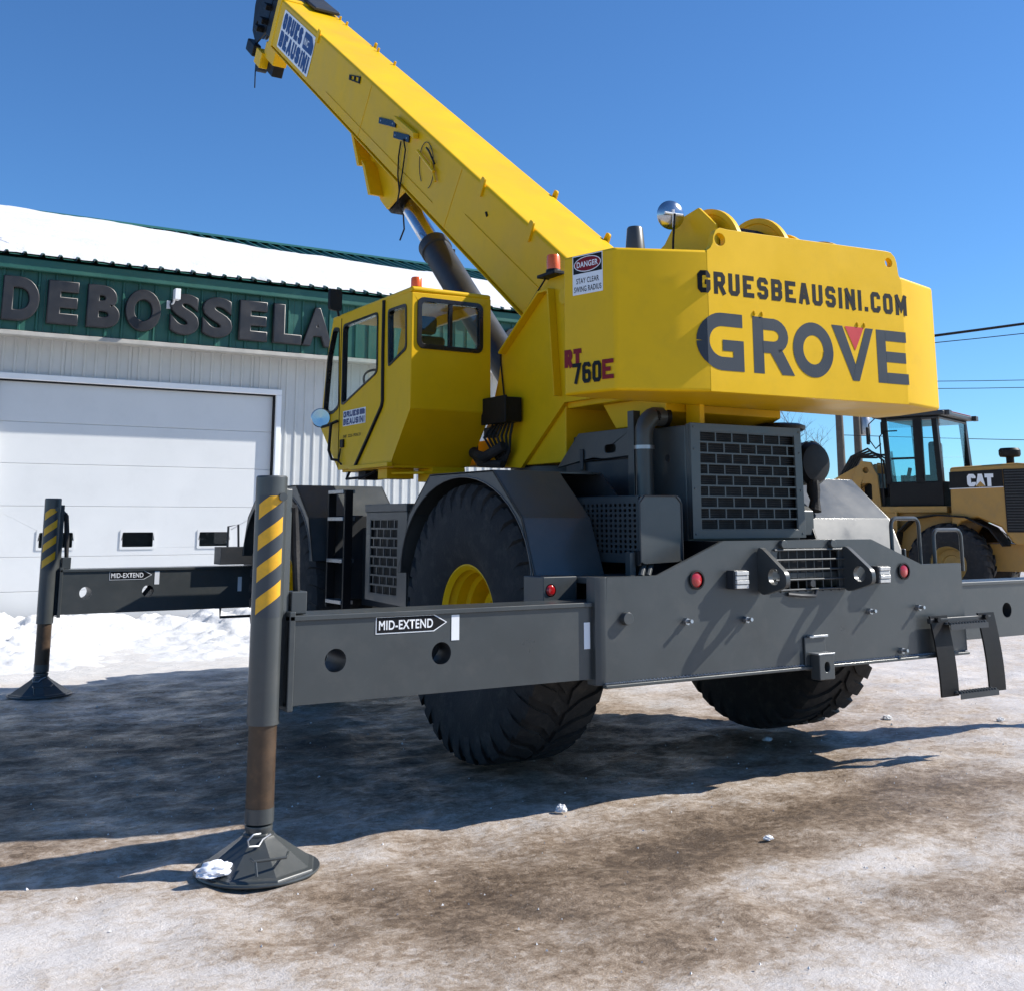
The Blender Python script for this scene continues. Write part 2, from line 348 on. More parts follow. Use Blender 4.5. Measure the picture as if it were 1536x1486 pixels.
for nm, dat in (('dirt', gd), ('snow', gs)):
    a_ = me.attributes.new(nm, 'FLOAT', 'POINT'); a_.data.foreach_set('value', dat)
tag(link('ground', me), 'icy yard of trodden snow with brown sand and dirt', 'ground', kind='structure')

# loose snow heaped along the workshop wall
def heap(x0, x1, y0, y1, step, fn):
    v_, f_ = [], []; nx_ = int((x1-x0)/step)+1; ny_ = int((y1-y0)/step)+1
    for j in range(ny_):
        for i in range(nx_): x, y = x0+i*step, y0+j*step; v_.append((x, y, fn(x, y)))
    for j in range(ny_-1):
        for i in range(nx_-1): f_.append((j*nx_+i, j*nx_+i+1, (j+1)*nx_+i+1, (j+1)*nx_+i))
    return v_, f_
def bankz(x, y):
    lump = abs(fbm(x*1.7, y*1.7, 2, 6)); big = .5+.5*fbm(x*.55+3, y*.7, 7, 3)
    prof = ss(5.4, 8.4, y)*.20+ss(8.0, 9.4, y)*.20*(.4+big)
    path = blob(x, y, -1.9, 7.6, .8, 2.0, -.35)+.9*blob(x, y, -1.2, 6.2, 1.6, .5)
    z = prof*(.5+.8*big)+.34*lump*ss(5.6, 8.0, y)*(.3+.7*big)+.07*abs(fbm(x*6, y*6, 4, 4))*ss(5.5, 6.6, y)
    z *= (1-.85*min(1, path)); z *= ss(4.6, 3.0, x)*.85+.15; z *= ss(-9, -7.5, x)
    return z*.62-.03
v_, f_ = heap(-9, 6.5, 5.2, 10.36, .045, bankz)
me = bpy.data.meshes.new('snow_bank'); me.from_pydata(v_, [], f_); me.shade_smooth(); me.materials.append(MAT['snow'])
tag(link('snow_bank', me), 'lumpy bank of loose snow heaped along the garage door', 'snow bank', kind='structure')

# ------------------------------------------------------------------ workshop building
bld = empty('workshop_building', 'long workshop with green sign band, white siding and snowy metal roof', 'building', (0, 10.4, 0))
BY = 10.4
def B(mb, name, mat, parent=bld, bevel=0, **k):
    o = mb.obj(name, mat, parent, bevel, **k); o.data.transform(Matrix.Translation((0, -BY, 0))) if parent is bld else None
    return o
DX0, DX1, DZ = -3.25, .80, 3.53
bx0, bx1 = -12, 11
core = MB(); core.box(bx0, bx1, 10.64, 19.9, -.1, 5.0); B(core, 'wall_core', 'white_siding')
def ribbed(x0, x1, z0, z1, y, pitch, rib, depth, name, mat):     # one sheet of ribbed siding, front towards -Y
    pts = [(x0, y)]; x = x0+pitch*.5
    while x+rib < x1:
        pts += [(x, y), (x+rib*.25, y-depth), (x+rib*.75, y-depth), (x+rib, y)]; x += pitch
    pts += [(x1, y)]
    mb = MB(); k = len(pts); vs = [(p[0], p[1], z) for z in (z0, z1) for p in pts]
    mb.add(vs, [(i, i+1, k+i+1, k+i) for i in range(k-1)]); return B(mb, name, mat, smooth=0)
def sheets(x0, x1, wd, *a):
    x = x0
    while x < x1-.01: ribbed(x, min(x1, x+wd)-.004, *a); x += wd
sheets(bx0, DX0-.08, .96, -.05, 4.3, 10.47, .16, .045, .018, 'siding_sheet', 'white_siding')
sheets(DX1+.08, bx1, .96, -.05, 4.3, 10.47, .16, .045, .018, 'siding_sheet', 'white_siding')
sheets(DX0-.08, DX1+.08, .94, DZ+.07, 4.3, 10.47, .16, .045, .018, 'siding_sheet', 'white_siding')
sheets(bx0, bx1, .92, 4.16, 5.04, 9.97, .23, .05, .022, 'sign_band_sheet', 'green_metal')
B(MB().box(bx0, bx1, 9.985, 10.47, 4.13, 5.05), 'sign_band_box', 'trim_beige')
B(MB().box(bx0, bx1, 9.93, 9.982, 4.085, 4.15), 'band_trim', 'trim_beige', bevel=.008)
B(MB().box(bx0-.1, bx1+.1, 9.86, 9.965, 5.0, 5.17), 'gutter', 'green_metal', bevel=.015)
# roof: ribbed green sheets, eave (9.8, 5.17) to ridge (15, 7.27)
ey, ez, ry, rz = 9.80, 5.19, 15.0, 7.16; sl = (rz-ez)/(ry-ey); RD = Vector((0, ry-ey, rz-ez)).normalized(); RN = Vector((0, -RD.z, RD.y)); RL = math.hypot(ry-ey, rz-ez)
def roof_sheet(x0, x1, back=False):
    pts = [(x0, 0)]; x = x0+.12
    while x+.06 < x1: pts += [(x, 0), (x+.015, .045), (x+.045, .045), (x+.06, 0)]; x += .235
    pts += [(x1, 0)]; k = len(pts); mb = MB()
    A, C = Vector((0, ey, ez)), Vector((0, ry, rz))
    if back: A, C = Vector((0, 2*ry-ey, ez)), Vector((0, ry, rz))
    vs = [Vector((p[0], 0, 0))+q+RN*p[1] if not back else Vector((p[0], 0, p[1]))+q for q in (A, C) for p in pts]
    mb.add(vs, [(i, i+1, k+i+1, k+i) for i in range(k-1)]); B(mb, 'roof_sheet', 'green_metal', smooth=0)
x = bx0-.2
while x < bx1+.2: roof_sheet(x, min(bx1+.2, x+.94)-.003); x += .94
B(MB().add([(bx0-.2, ry, rz-.01), (bx1+.2, ry, rz-.01), (bx1+.2, 2*ry-ey, ez), (bx0-.2, 2*ry-ey, ez)], [(0, 1, 2, 3)]), 'back_roof', 'green_metal')
B(MB().prism([(ry-.22, rz-.03), (ry, rz+.07), (ry+.22, rz-.03)], 'x', bx0-.2, bx1+.2), 'ridge_cap', 'green_metal')
B(MB().prism([(9.99, 5.0), (15, 7.17), (20, 5.0)], 'x', bx1-.06, bx1), 'gable_end', 'white_siding')
# garage door with frame, sections and small windows
gdoor = B(MB().box(DX0-.09, DX1+.09, 10.42, 10.50, DZ, DZ+.09).box(DX0-.09, DX0, 10.42, 10.50, -.05, DZ).box(DX1, DX1+.09, 10.42, 10.50, -.05, DZ), 'garage_door', 'decal_white', bevel=.012)
B(MB().box(DX0+.002, DX1-.002, 10.60, 10.62, -.05, DZ), 'door_backing', 'black')
B(MB().box(DX1-.02, DX1-.001, 10.47, 10.60, -.05, DZ).box(DX0, DX1, 10.47, 10.60, DZ-.022, DZ-.001), 'weather_seal', 'black')
wins = [(-2.60, -2.08), (-1.46, -.95), (-.33, .19)]; npan = 6; ph = DZ/npan
def GD(mb, name, mat, parent, bevel=0, **k):
    o = mb.obj(name, mat, parent, bevel, **k); o.data.transform(Matrix.Translation((0, -BY, 0))); return o
for i in range(npan):
    z0, z1 = i*ph+.002, (i+1)*ph-.002; holes = []
    zc = 1.29
    if z0 < zc < z1 or False:
        holes = [rrect(a+.03, 1.17+.01, b_-.03, 1.41-.01, .02) for a, b_ in wins]
    z0c, z1c = (z0, z1)
    if i == 1: z1c = 1.06-.003
    if i == 2: z0c, z1c = 1.06, z1
    if i == 2: holes = [rrect(a+.03, 1.18, b_-.03, 1.40, .02) for a, b_ in wins]
    if i < 1: z0c = -.05
    GD(MB().prism([(DX0+.004, z0c), (DX1-.022, z0c), (DX1-.022, z1c), (DX0+.004, z1c)], 'y', 10.53, 10.57, holes), 'door_section', 'door_white', gdoor, .006)
    if i: GD(MB().box(DX0+.01, DX1-.03, 10.545, 10.575, z0c-.012, z0c+.002), 'section_joint', 'door_white', gdoor)
for a, b_ in wins:
    GD(MB().prism(rrect(a, 1.15, b_, 1.43, .02), 'y', 10.518, 10.53, [rrect(a+.035, 1.185, b_-.035, 1.395, .015)]), 'window_frame', 'door_white', gdoor, .004)
    GD(MB().box(a+.03, b_-.03, 10.55, 10.556, 1.18, 1.40), 'window_pane', 'glass_dark', gdoor)
# raised sign letters
wf = frame((0, 9.912-BY, 0), X, Z)
for ch, x0, x1 in (('D', -3.36, -2.88), ('E', -2.78, -2.36), ('B', -2.25, -1.79), ('O', -1.72, -1.21), ('S', -1.08, -.64), ('S', -.60, -.13), ('E', -.03, .42), ('L', .51, .98), ('A', .99, 1.50), ('O', 4.66, 5.15)):
    o = fonttext('sign_letter', ch, 'letter_plastic', bld, wf, x0, x1, 4.275, 4.90, bold=.038, depth=.025, bevel=.02)
# small flood lamp over the letters
B(MB().box(-1.10, -1.02, 9.55, 9.68, 4.74, 4.90).tube([(-1.06, 9.66, 4.80), (-1.06, 9.80, 4.72), (-1.06, 9.96, 4.72)], .015).box(-1.12, -1.0, 9.93, 9.965, 4.66, 4.78), 'flood_lamp', 'decal_white', bevel=.008)
# corner trim and vent trim at the far end
B(MB().box(bx1-.1, bx1+.03, 10.42, 10.52, -.05, 4.13), 'corner_trim', 'decal_white', bevel=.01)
B(MB().box(9.0, 10.4, 10.40, 10.44, 3.42, 3.47).box(10.34, 10.4, 10.40, 10.44, 2.9, 3.47), 'door_header_trim', 'steel', bevel=.005)

# snow lying on the roof: a slab that stops short of the ridge and thins to the far end
v_, f_ = [], []; nu, nv = 240, 34
for j in range(nv+1):
    for i in range(nu+1):
        x = bx0-.2+(bx1-bx0+.4)*i/nu
        topq = .985-.20*ss(-1.8, 2.5, x)-.10*ss(2, 9, x)+.035*fbm(x*.8, 1, 4)
        q = .012+.018*fbm(x*3.1, 2, 3)+(topq-.02)*j/nv; edge = min(1, j/2.0, (nv-j)/3.0)
        th = (.03+.06*ss(4, -4, x)+.02)*edge**.6+.02*fbm(x*.7, q*5, 1, 4)*edge
        P = Vector((x, ey, ez))+RD*(q*RL)+RN*(.02+max(.0, th)); v_.append(P[:])
for j in range(nv):
    for i in range(nu): a = j*(nu+1)+i; f_.append((a, a+1, a+nu+2, a+nu+1))
me = bpy.data.meshes.new('roof_snow'); me.from_pydata(v_, [], f_); me.shade_smooth(); me.materials.append(MAT['snow'])
tag(link('roof_snow', me), 'smooth white snow lying on the green metal roof', 'snow', kind='stuff')

# ================================================================== CRANE
crane = empty('mobile_crane', 'yellow and grey rough terrain crane standing on its outriggers with boom raised', 'crane')
def C_(mb, name, mat, parent=crane, bevel=.006, label=None, **k):
    return tag(mb.obj(name, mat, parent, bevel, **k), label)
# ---------------- wheels
TR, TW = .885, .60
def make_wheel():
    rim = MB()
    prof = [(.0001, .02), (.13, .02), (.14, -.02), (.20, -.02), (.215, .05), (.262, .06), (.275, -.08), (.30, -.10), (.305, -.17), (.325, -.19), (.345, -.235), (.372, -.225), (.372, -.25), (.35, -.252), (.32, -.225)]
    rim.lathe(prof[::-1], (0, 0, 0), X, 56, cap=False)
    rim_o = rim.obj('wheel', 'yellow', crane, 0)
    bolts = MB()
    for i in range(16):
        a = 2*math.pi*i/16; bolts.cyl((-.01+.06, .238*math.cos(a), .238*math.sin(a)), (.02, .238*math.cos(a), .238*math.sin(a)), .013, n=6)
    bolts.obj('wheel_bolts', 'yellow', rim_o)
    t = MB()
    h = TW/2
    out = [(.355, -h+.075), (.36, -h+.045), (.44, -h+.012), (.56, -h), (.68, -h+.008), (.77, -h+.02), (.842, -h+.05), (.864, -h+.10), (.868, 0)]
    prof = out+[(r, -x_) for r, x_ in out[:-1][::-1]]
    t.lathe(prof+[(.35, 0)], (0, 0, 0), X, 72, closed=True)
    nl = 34
    for side in (-1, 1):
        for i in range(nl):
            a0 = 2*math.pi*(i+(.5 if side > 0 else 0))/nl
            # each lug runs from the shoulder (down the sidewall a little) to past the centre line, swept back
            sec = [(.74, -h+.012, 0), (.81, -h+.012, 0), (.872, -h+.045, .02), (TR, -h+.10, .05), (TR, -h+.2, .10), (TR, -.02, .20)]
            vs = []
            for r, x_, da in sec:
                wdt = .058 if r > .85 else .048
                for k in (-1, 1):
                    for rr in (r, r-.06):
                        a = a0+da*1.0+k*wdt*(.86/r if r > .85 else 1); vs.append((x_*(1 if side < 0 else -1), rr*math.cos(a), rr*math.sin(a)))
            fs = []
            for j in range(len(sec)-1):
                o = j*4; fs += [(o, o+2, o+6, o+4), (o, o+4, o+5, o+1), (o+2, o+3, o+7, o+6)]
            o = (len(sec)-1)*4; fs += [(0, 1, 3, 2), (o, o+2, o+3, o+1)]
            t.add(vs, fs)
    ty = t.obj('tyre', 'rubber', rim_o, 0, smooth=30)
    return rim_o
WX = 1.30
w0 = make_wheel(); w0.location = (-WX, -.04, TR+.03)
dup(w0, crane, (-WX, 3.42, TR+.03)); dup(w0, crane, (WX-.20, -.04, TR+.03), math.pi); dup(w0, crane, (WX-.20, 3.42, TR+.03), math.pi)
# ---------------- chassis
C_(MB().box(-.55, .55, -1.0, 4.6, .72, 1.22).box(-.75, .75, 1.0, 2.5, .85, 1.62).box(-.8, .8, -.9, 3.9, 1.18, 1.42), 'chassis_frame', 'dark_grey', bevel=.012)
for y in (-.04, 3.42):
    C_(MB().cyl((-.95, y, TR), (.95, y, TR), .13, n=20).lathe([(.13, -.24), (.30, -.12), (.33, 0), (.30, .12), (.13, .24)], (0, y, TR-.02), X, 24), 'axle', 'black', bevel=0)
C_(MB().box(-1.42, 1.42, 4.45, 4.95, .72, 1.14).box(-.8, .8, 3.9, 4.95, 1.14, 1.5), 'front_outrigger_box', 'dark_grey', bevel=.012)
def fender(name, line, arch_c, arch_r, sx, parent=crane):
    xo, xi = (-1.62, -.78) if sx < 0 else (1.62, .78)
    y0, y1 = line[0][0], line[-1][0]
    # outer plate: polygon with the wheel arch cut out of its lower edge
    cy, cz = arch_c; zb = line[0][1]; arc = []
    for i in range(25):
        a = math.pi*i/24; arc.append((cy+arch_r[0]*math.cos(a)*(1 if y0 > y1 else -1), zb+(arch_r[1])*math.sin(a)))
    sgn = 1
    poly = list(line)+arc[::-1]
    mb = MB(); mb.prism(poly, 'x', xo, xo+.012*(1 if sx < 0 else -1))
    o = C_(mb, name, 'grey', parent, bevel=0)
    sh = MB(); ln = line if y0 > y1 else line[::-1]
    if sx < 0 and y1 < 0:
        sh.shell(ln[:4], 'x', xo, xi, -.014).shell(ln[3:], 'x', xo, -1.12, -.014)
    else: sh.shell(ln, 'x', min(xo, xi), max(xo, xi), -.014)
    C_(sh, 'fender_top', 'grey', o, bevel=.003)
    inner = MB(); inner.prism(list(line), 'x', xi, xi+.012*(1 if sx > 0 else -1)); C_(inner, 'fender_inner_wall', 'dark_grey', o, bevel=0)
    lip = MB(); tubepts = [(xo, p_[0], p_[1]) for p_ in arc]; lip.tube(tubepts, .006, 6); C_(lip, 'arch_lip', 'grey', o, bevel=0)
    return o
rl = [(.87, 1.19), (.70, 1.60), (.38, 1.865), (-.48, 1.865), (-.82, 1.57), (-.98, 1.19)]
fl_ = [(4.40, 1.22), (4.26, 1.59), (3.92, 1.865), (2.97, 1.865), (2.64, 1.58), (2.52, 1.22)]
for sx in (-1, 1):
    fender('rear_fender', rl, (-.055, 1.19), (.875, .645), sx)
    fender('front_fender', fl_, (3.46, 1.22), (.885, .615), sx)
# side boxes between the wheels, with brick-pattern grille on the near one
def brick_grille(x0, x1, z0, z1, rows, cols, bar, fn, half0=0):
    """real lattice: horizontal bars and staggered uprights; fn(u, v, w)->point, w 0..1 through the thickness"""
    mb = MB(); hgt = (z1-z0)/rows; wd = (x1-x0)/cols
    def bx(u0, u1, v0, v1):
        mb.add([fn(u, v_, w_) for u in (u0, u1) for v_ in (v0, v1) for w_ in (0, 1)], [(0, 1, 3, 2), (4, 6, 7, 5), (0, 4, 5, 1), (2, 3, 7, 6), (0, 2, 6, 4), (1, 5, 7, 3)])
    for r_ in range(rows+1): bx(x0, x1, z0+r_*hgt-bar/2, z0+r_*hgt+bar/2)
    for r_ in range(rows):
        off = .5 if (r_+half0) % 2 else 0
        for c_ in range(cols+1):
            u = x0+(c_+off)*wd
            if x0-.001 <= u <= x1+.001: bx(u-bar/2, u+bar/2, z0+r_*hgt+bar/2, z0+(r_+1)*hgt-bar/2)
    return mb
sbx = C_(MB().prism([(.97, .93), (1.70, .95), (1.70, 1.62), (.97, 1.62)], 'x', -1.50, -1.485, [[(1.13, 1.0), (1.62, 1.0), (1.62, 1.565), (1.13, 1.565)]]).box(-1.484, -.8, .97, 1.70, 1.605, 1.62).box(-1.484, -.8, 1.69, 1.70, .95, 1.604).box(-1.484, -.8, .97, .98, .95, 1.604), 'battery_box', 'grey', bevel=.004)
gr = brick_grille(1.13, 1.62, 1.0, 1.565, 8, 4, .014, lambda u, v_, w_: (-1.497+.010*w_, u, v_)); C_(gr, 'side_grille', 'grey', sbx, bevel=0)
C_(MB().box(-1.478, -1.465, 1.0, 1.68, .96, 1.6), 'radiator_core', 'black', sbx, bevel=0)
C_(MB().box(-1.51, -1.485, .90, .96, 1.30, 1.36), 'latch', 'dark_grey', sbx)
C_(MB().box(-1.51, -.85, .96, 1.71, 1.621, 1.68), 'box_lid', 'grey', sbx)
C_(MB().box(-1.48, -.8, 2.44, 2.52, .9, 1.6).box(-1.2, -.8, 1.75, 2.44, .85, 1.5), 'side_panel', 'dark_grey', bevel=.008)
lad = C_(MB().box(-1.53, -1.46, 2.06, 2.09, .85, 1.80).box(-1.53, -1.46, 2.41, 2.44, .85, 1.80), 'side_ladder', 'black', bevel=.003)
for z in (.90, 1.23, 1.57, 1.79):
    C_(MB().box(-1.54, -1.43, 2.09, 2.41, z-.015, z+.015), 'ladder_step', 'steel', lad, bevel=.003)
C_(MB().box(1.485, 1.5, .97, 1.70, .93, 1.62).box(.8, 1.48, .97, 1.70, .95, 1.6), 'tool_box', 'grey', bevel=.008)
C_(MB().box(.85, 1.45, 1.8, 2.4, .8, 1.55), 'fuel_tank', 'grey', bevel=.04)
# ---------------- rear outrigger box
YB = -1.45
bz0, bz1, bz2 = .672, 1.245, 1.434
outline = [(-1.49, bz0), (1.58, bz0+.01), (1.57, bz1+.02), (1.16, bz1+.02), (.68, bz2), (-.60, bz2), (-1.10, bz1), (-1.46, bz1)]
gh = rrect(-.17, 1.125, .375, 1.385, .05)
bum = C_(MB().prism(outline, 'y', YB, YB+.025, [gh, circle(-.82, 1.215, .052), circle(.975, 1.225, .052)]), 'rear_bumper', 'grey', bevel=0)
C_(MB().prism([(-1.53, YB+.02), (-1.53, YB+.10), (-1.46, YB+.001), (-1.485, YB-.001)], 'z', bz0, bz1), 'bumper_end_plate', 'grey', bum, bevel=.003)
C_(MB().box(-1.50, 1.56, YB-.035, YB-.002, bz0-.012, bz0+.006), 'bottom_flange', 'grey', bum, bevel=.004)
weld = MB()
for i in range(230):
    x_ = -1.48+i*.0132
    if .02 < x_ < .16: continue
    weld.lathe([(.0001, -.009), (.0075, 0), (.0001, .009)], (x_, YB-.006, bz0+.010+.002*math.sin(i*3.1)), X, 6)
tag(C_(weld, 'weld_bead', 'steel', bum, bevel=0), kind='stuff')
C_(MB().box(-1.45, 1.52, YB+.03, -.92, bz0, bz0+.03).box(-1.45, 1.52, YB+.03, -.92, 1.20, 1.235).box(-1.45, 1.5, -.94, -.92, bz0+.03, 1.2).box(-1.46, -1.44, -1.12, -.93, bz0, 1.235), 'outrigger_housing', 'grey', bevel=.004)
C_(MB().prism([(-.60, 1.236), (.68, 1.236), (.68, bz2-.005), (-.6, bz2-.005)], 'y', YB+.03, -1.0), 'bumper_core', 'black', bevel=0)
# lattice in the bumper opening
gb = MB()
for i in range(5): z = 1.135+i*.06; gb.cyl((-.20, YB-.012, z), (.40, YB-.012, z), .0065, n=8)
for i in range(8): x_ = -.15+i*.073; gb.cyl((x_, YB-.004, 1.12), (x_, YB-.004, 1.385), .0045, n=6)
C_(gb, 'bumper_grille', 'grey', bum, bevel=0)
C_(MB().tube([(-.10, YB-.01, 1.11), (0, YB-.02, 1.10), (.12, YB-.02, 1.095), (.14, YB-.02, 1.13)], .012).lathe([(.0001, 0), (.022, .0), (.022, .04), (.0001, .04)], (.10, YB-.03, 1.17), Y, 14), 'grille_latch', 'dark_grey', bum, bevel=0)
for x_ in (-.13, .30): C_(MB().lathe([(.0001, -.03), (.026, -.03), (.026, 0), (.0001, 0)], (x_, YB, 1.41), Y, 14), 'grille_boss', 'grey', bum, bevel=.004)
lp = rpoly([(YB, 1.42), (YB-.235, 1.245), (YB-.235, 1.17), (YB, 1.10)], .075, 6)
for x_ in (-.335, .40):
    lug = C_(MB().prism(lp, 'x', x_, x_+.035, [circle(YB-.135, 1.225, .048)]), 'towing_lug', 'grey', bum, bevel=.005)
for x_ in (-.82, .975):
    tl = C_(MB().lathe([(.052, 0), (.056, -.012), (.046, -.014), (.045, .02)], (x_, YB, 1.215+.01*(x_ > 0)), Y, 28), 'tail_light', 'black', bum, bevel=0)
    C_(MB().lathe([(.0001, -.014), (.03, -.012), (.045, -.003), (.045, .02)], (x_, YB, 1.215+.01*(x_ > 0)), Y, 28), 'red_lens', 'red_lens', tl, bevel=0)
for x_ in (-.535, .70):
    rl_ = C_(MB().box(x_-.055, x_+.055, YB-.07, YB-.002, 1.155, 1.265), 'work_light', 'dark_grey', bum)
    lm = MB()
    for i in range(4): lm.box(x_-.048, x_+.048, YB-.084-.004*(i % 2), YB-.071, 1.16+i*.0255, 1.183+i*.0255)
    C_(lm, 'clear_lens', 'clear_lens', rl_, bevel=.003)
for x_, z in ((-.91, .985), (-.45, .975), (.62, .98), (1.09, .985), (.90, .72)):
    C_(MB().cyl((x_, YB, z), (x_, YB-.06, z+.004), .011, n=10).lathe([(.0001, -.025), (.02, -.025), (.02, 0)], (x_, YB, z), Y, 6), 'bumper_pin', 'steel', bum, bevel=0)
C_(MB().lathe([(.014, -.035), (.034, -.035), (.036, 0)], (-1.34, YB, 1.02), Y, 18), 'hose_port', 'grey', bum, bevel=.003)
C_(MB().box(.02, .20, YB-.015, YB-.002, bz0-.02, .85).prism([(.06, .60), (.19, .60), (.19, .75), (.06, .75)], 'y', YB-.09, YB-.016, [circle(.125, .675, .022, 14, .03)]), 'hitch_block', 'grey', bum)
C_(MB().box(.05, .21, YB-.03, YB-.004, .845, .858).box(.055, .195, YB-.092, YB-.02, .748, .757), 'hitch_edge', 'steel', bum, bevel=.002)
# rear step ladder: two rubber straps and two perforated treads
rs = C_(MB().box(1.14, 1.78, YB-.06, YB-.03, .88, .915), 'rear_step', 'dark_grey')
for x_ in (1.14, 1.64):
    st = MB(); seg = 10
    line = [(YB-.045-.02*math.sin(i/seg*2.6), .93-.52*i/seg) for i in range(seg+1)]
    k = MB()
    for i in range(seg):
        (ya, za), (yb, zb_) = line[i], line[i+1]; dx = .012*math.sin(i*.5)
        k.add([(x_+a+.06*(t_/seg), y_, z_) for a in (0, .175) for (t_, y_, z_) in ((i, ya, za), (i+1, yb, zb_), (i+1, yb-.012, zb_), (i, ya-.012, za))], [(0, 1, 2, 3), (4, 7, 6, 5), (0, 4, 5, 1), (2, 6, 7, 3), (1, 5, 6, 2), (0, 3, 7, 4)])
    C_(k, 'step_strap', 'black', rs, bevel=0)
    C_(MB().cyl((x_+.06, YB-.06, .905), (x_+.06, YB-.085, .905), .018, n=8), 'strap_bolt', 'black', rs, bevel=0)
for z, xa, xb in ((.875, 1.265, 1.66), (.43, 1.32, 1.72)):
    tr = MB(); tr.box(xa, xb, YB-.12, YB-.02, z-.004, z).box(xa, xb, YB-.122, YB-.118, z-.035, z)
    for i in range(13): tr.lathe([(.006, 0), (.012, 0), (.010, .012), (.006, .012)], (xa+.02+i*(xb-xa-.04)/12, YB-.07, z), Z, 8).lathe([(.006, 0), (.012, 0), (.010, .012), (.006, .012)], (xa+.02+i*(xb-xa-.04)/12, YB-.105, z), Z, 8)
    C_(tr, 'step_tread', 'dark_grey', rs, bevel=0)
def rail(xa, xb, z0, z1, y):
    r_ = .05; P = [(xa, y, z0), (xa, y, z1-r_)]+[(xa+r_-r_*math.cos(R(a)), y, z1-r_+r_*math.sin(R(a))) for a in (30, 60, 90)]+[(xb-r_+r_*math.sin(R(a)), y, z1-r_+r_*math.cos(R(a))) for a in (0, 30, 60, 90)]+[(xb, y, z0)]
    return MB().tube(P, .014, 8)
C_(rail(1.18, 1.47, 1.25, 1.57, -1.2), 'grab_rail', 'grey', bevel=0); C_(rail(1.52, 1.82, 1.2, 1.49, -1.28), 'grab_rail', 'grey', bevel=0)
C_(MB().box(1.28, 1.30, -1.22, -1.19, 1.2, 1.36), 'rail_stub', 'grey')
lbx = C_(MB().prism([(-1.69, 1.08), (-1.46, 1.08), (-1.46, 1.24), (-1.69, 1.24)], 'y', -1.16, -.95), 'side_light_box', 'grey')
C_(MB().lathe([(.0001, -.012), (.02, -.010), (.030, 0), (.036, 0), (.036, .005)], (-1.64, -1.16, 1.165), Y, 20), 'red_side_lens', 'red_lens', lbx, bevel=0)
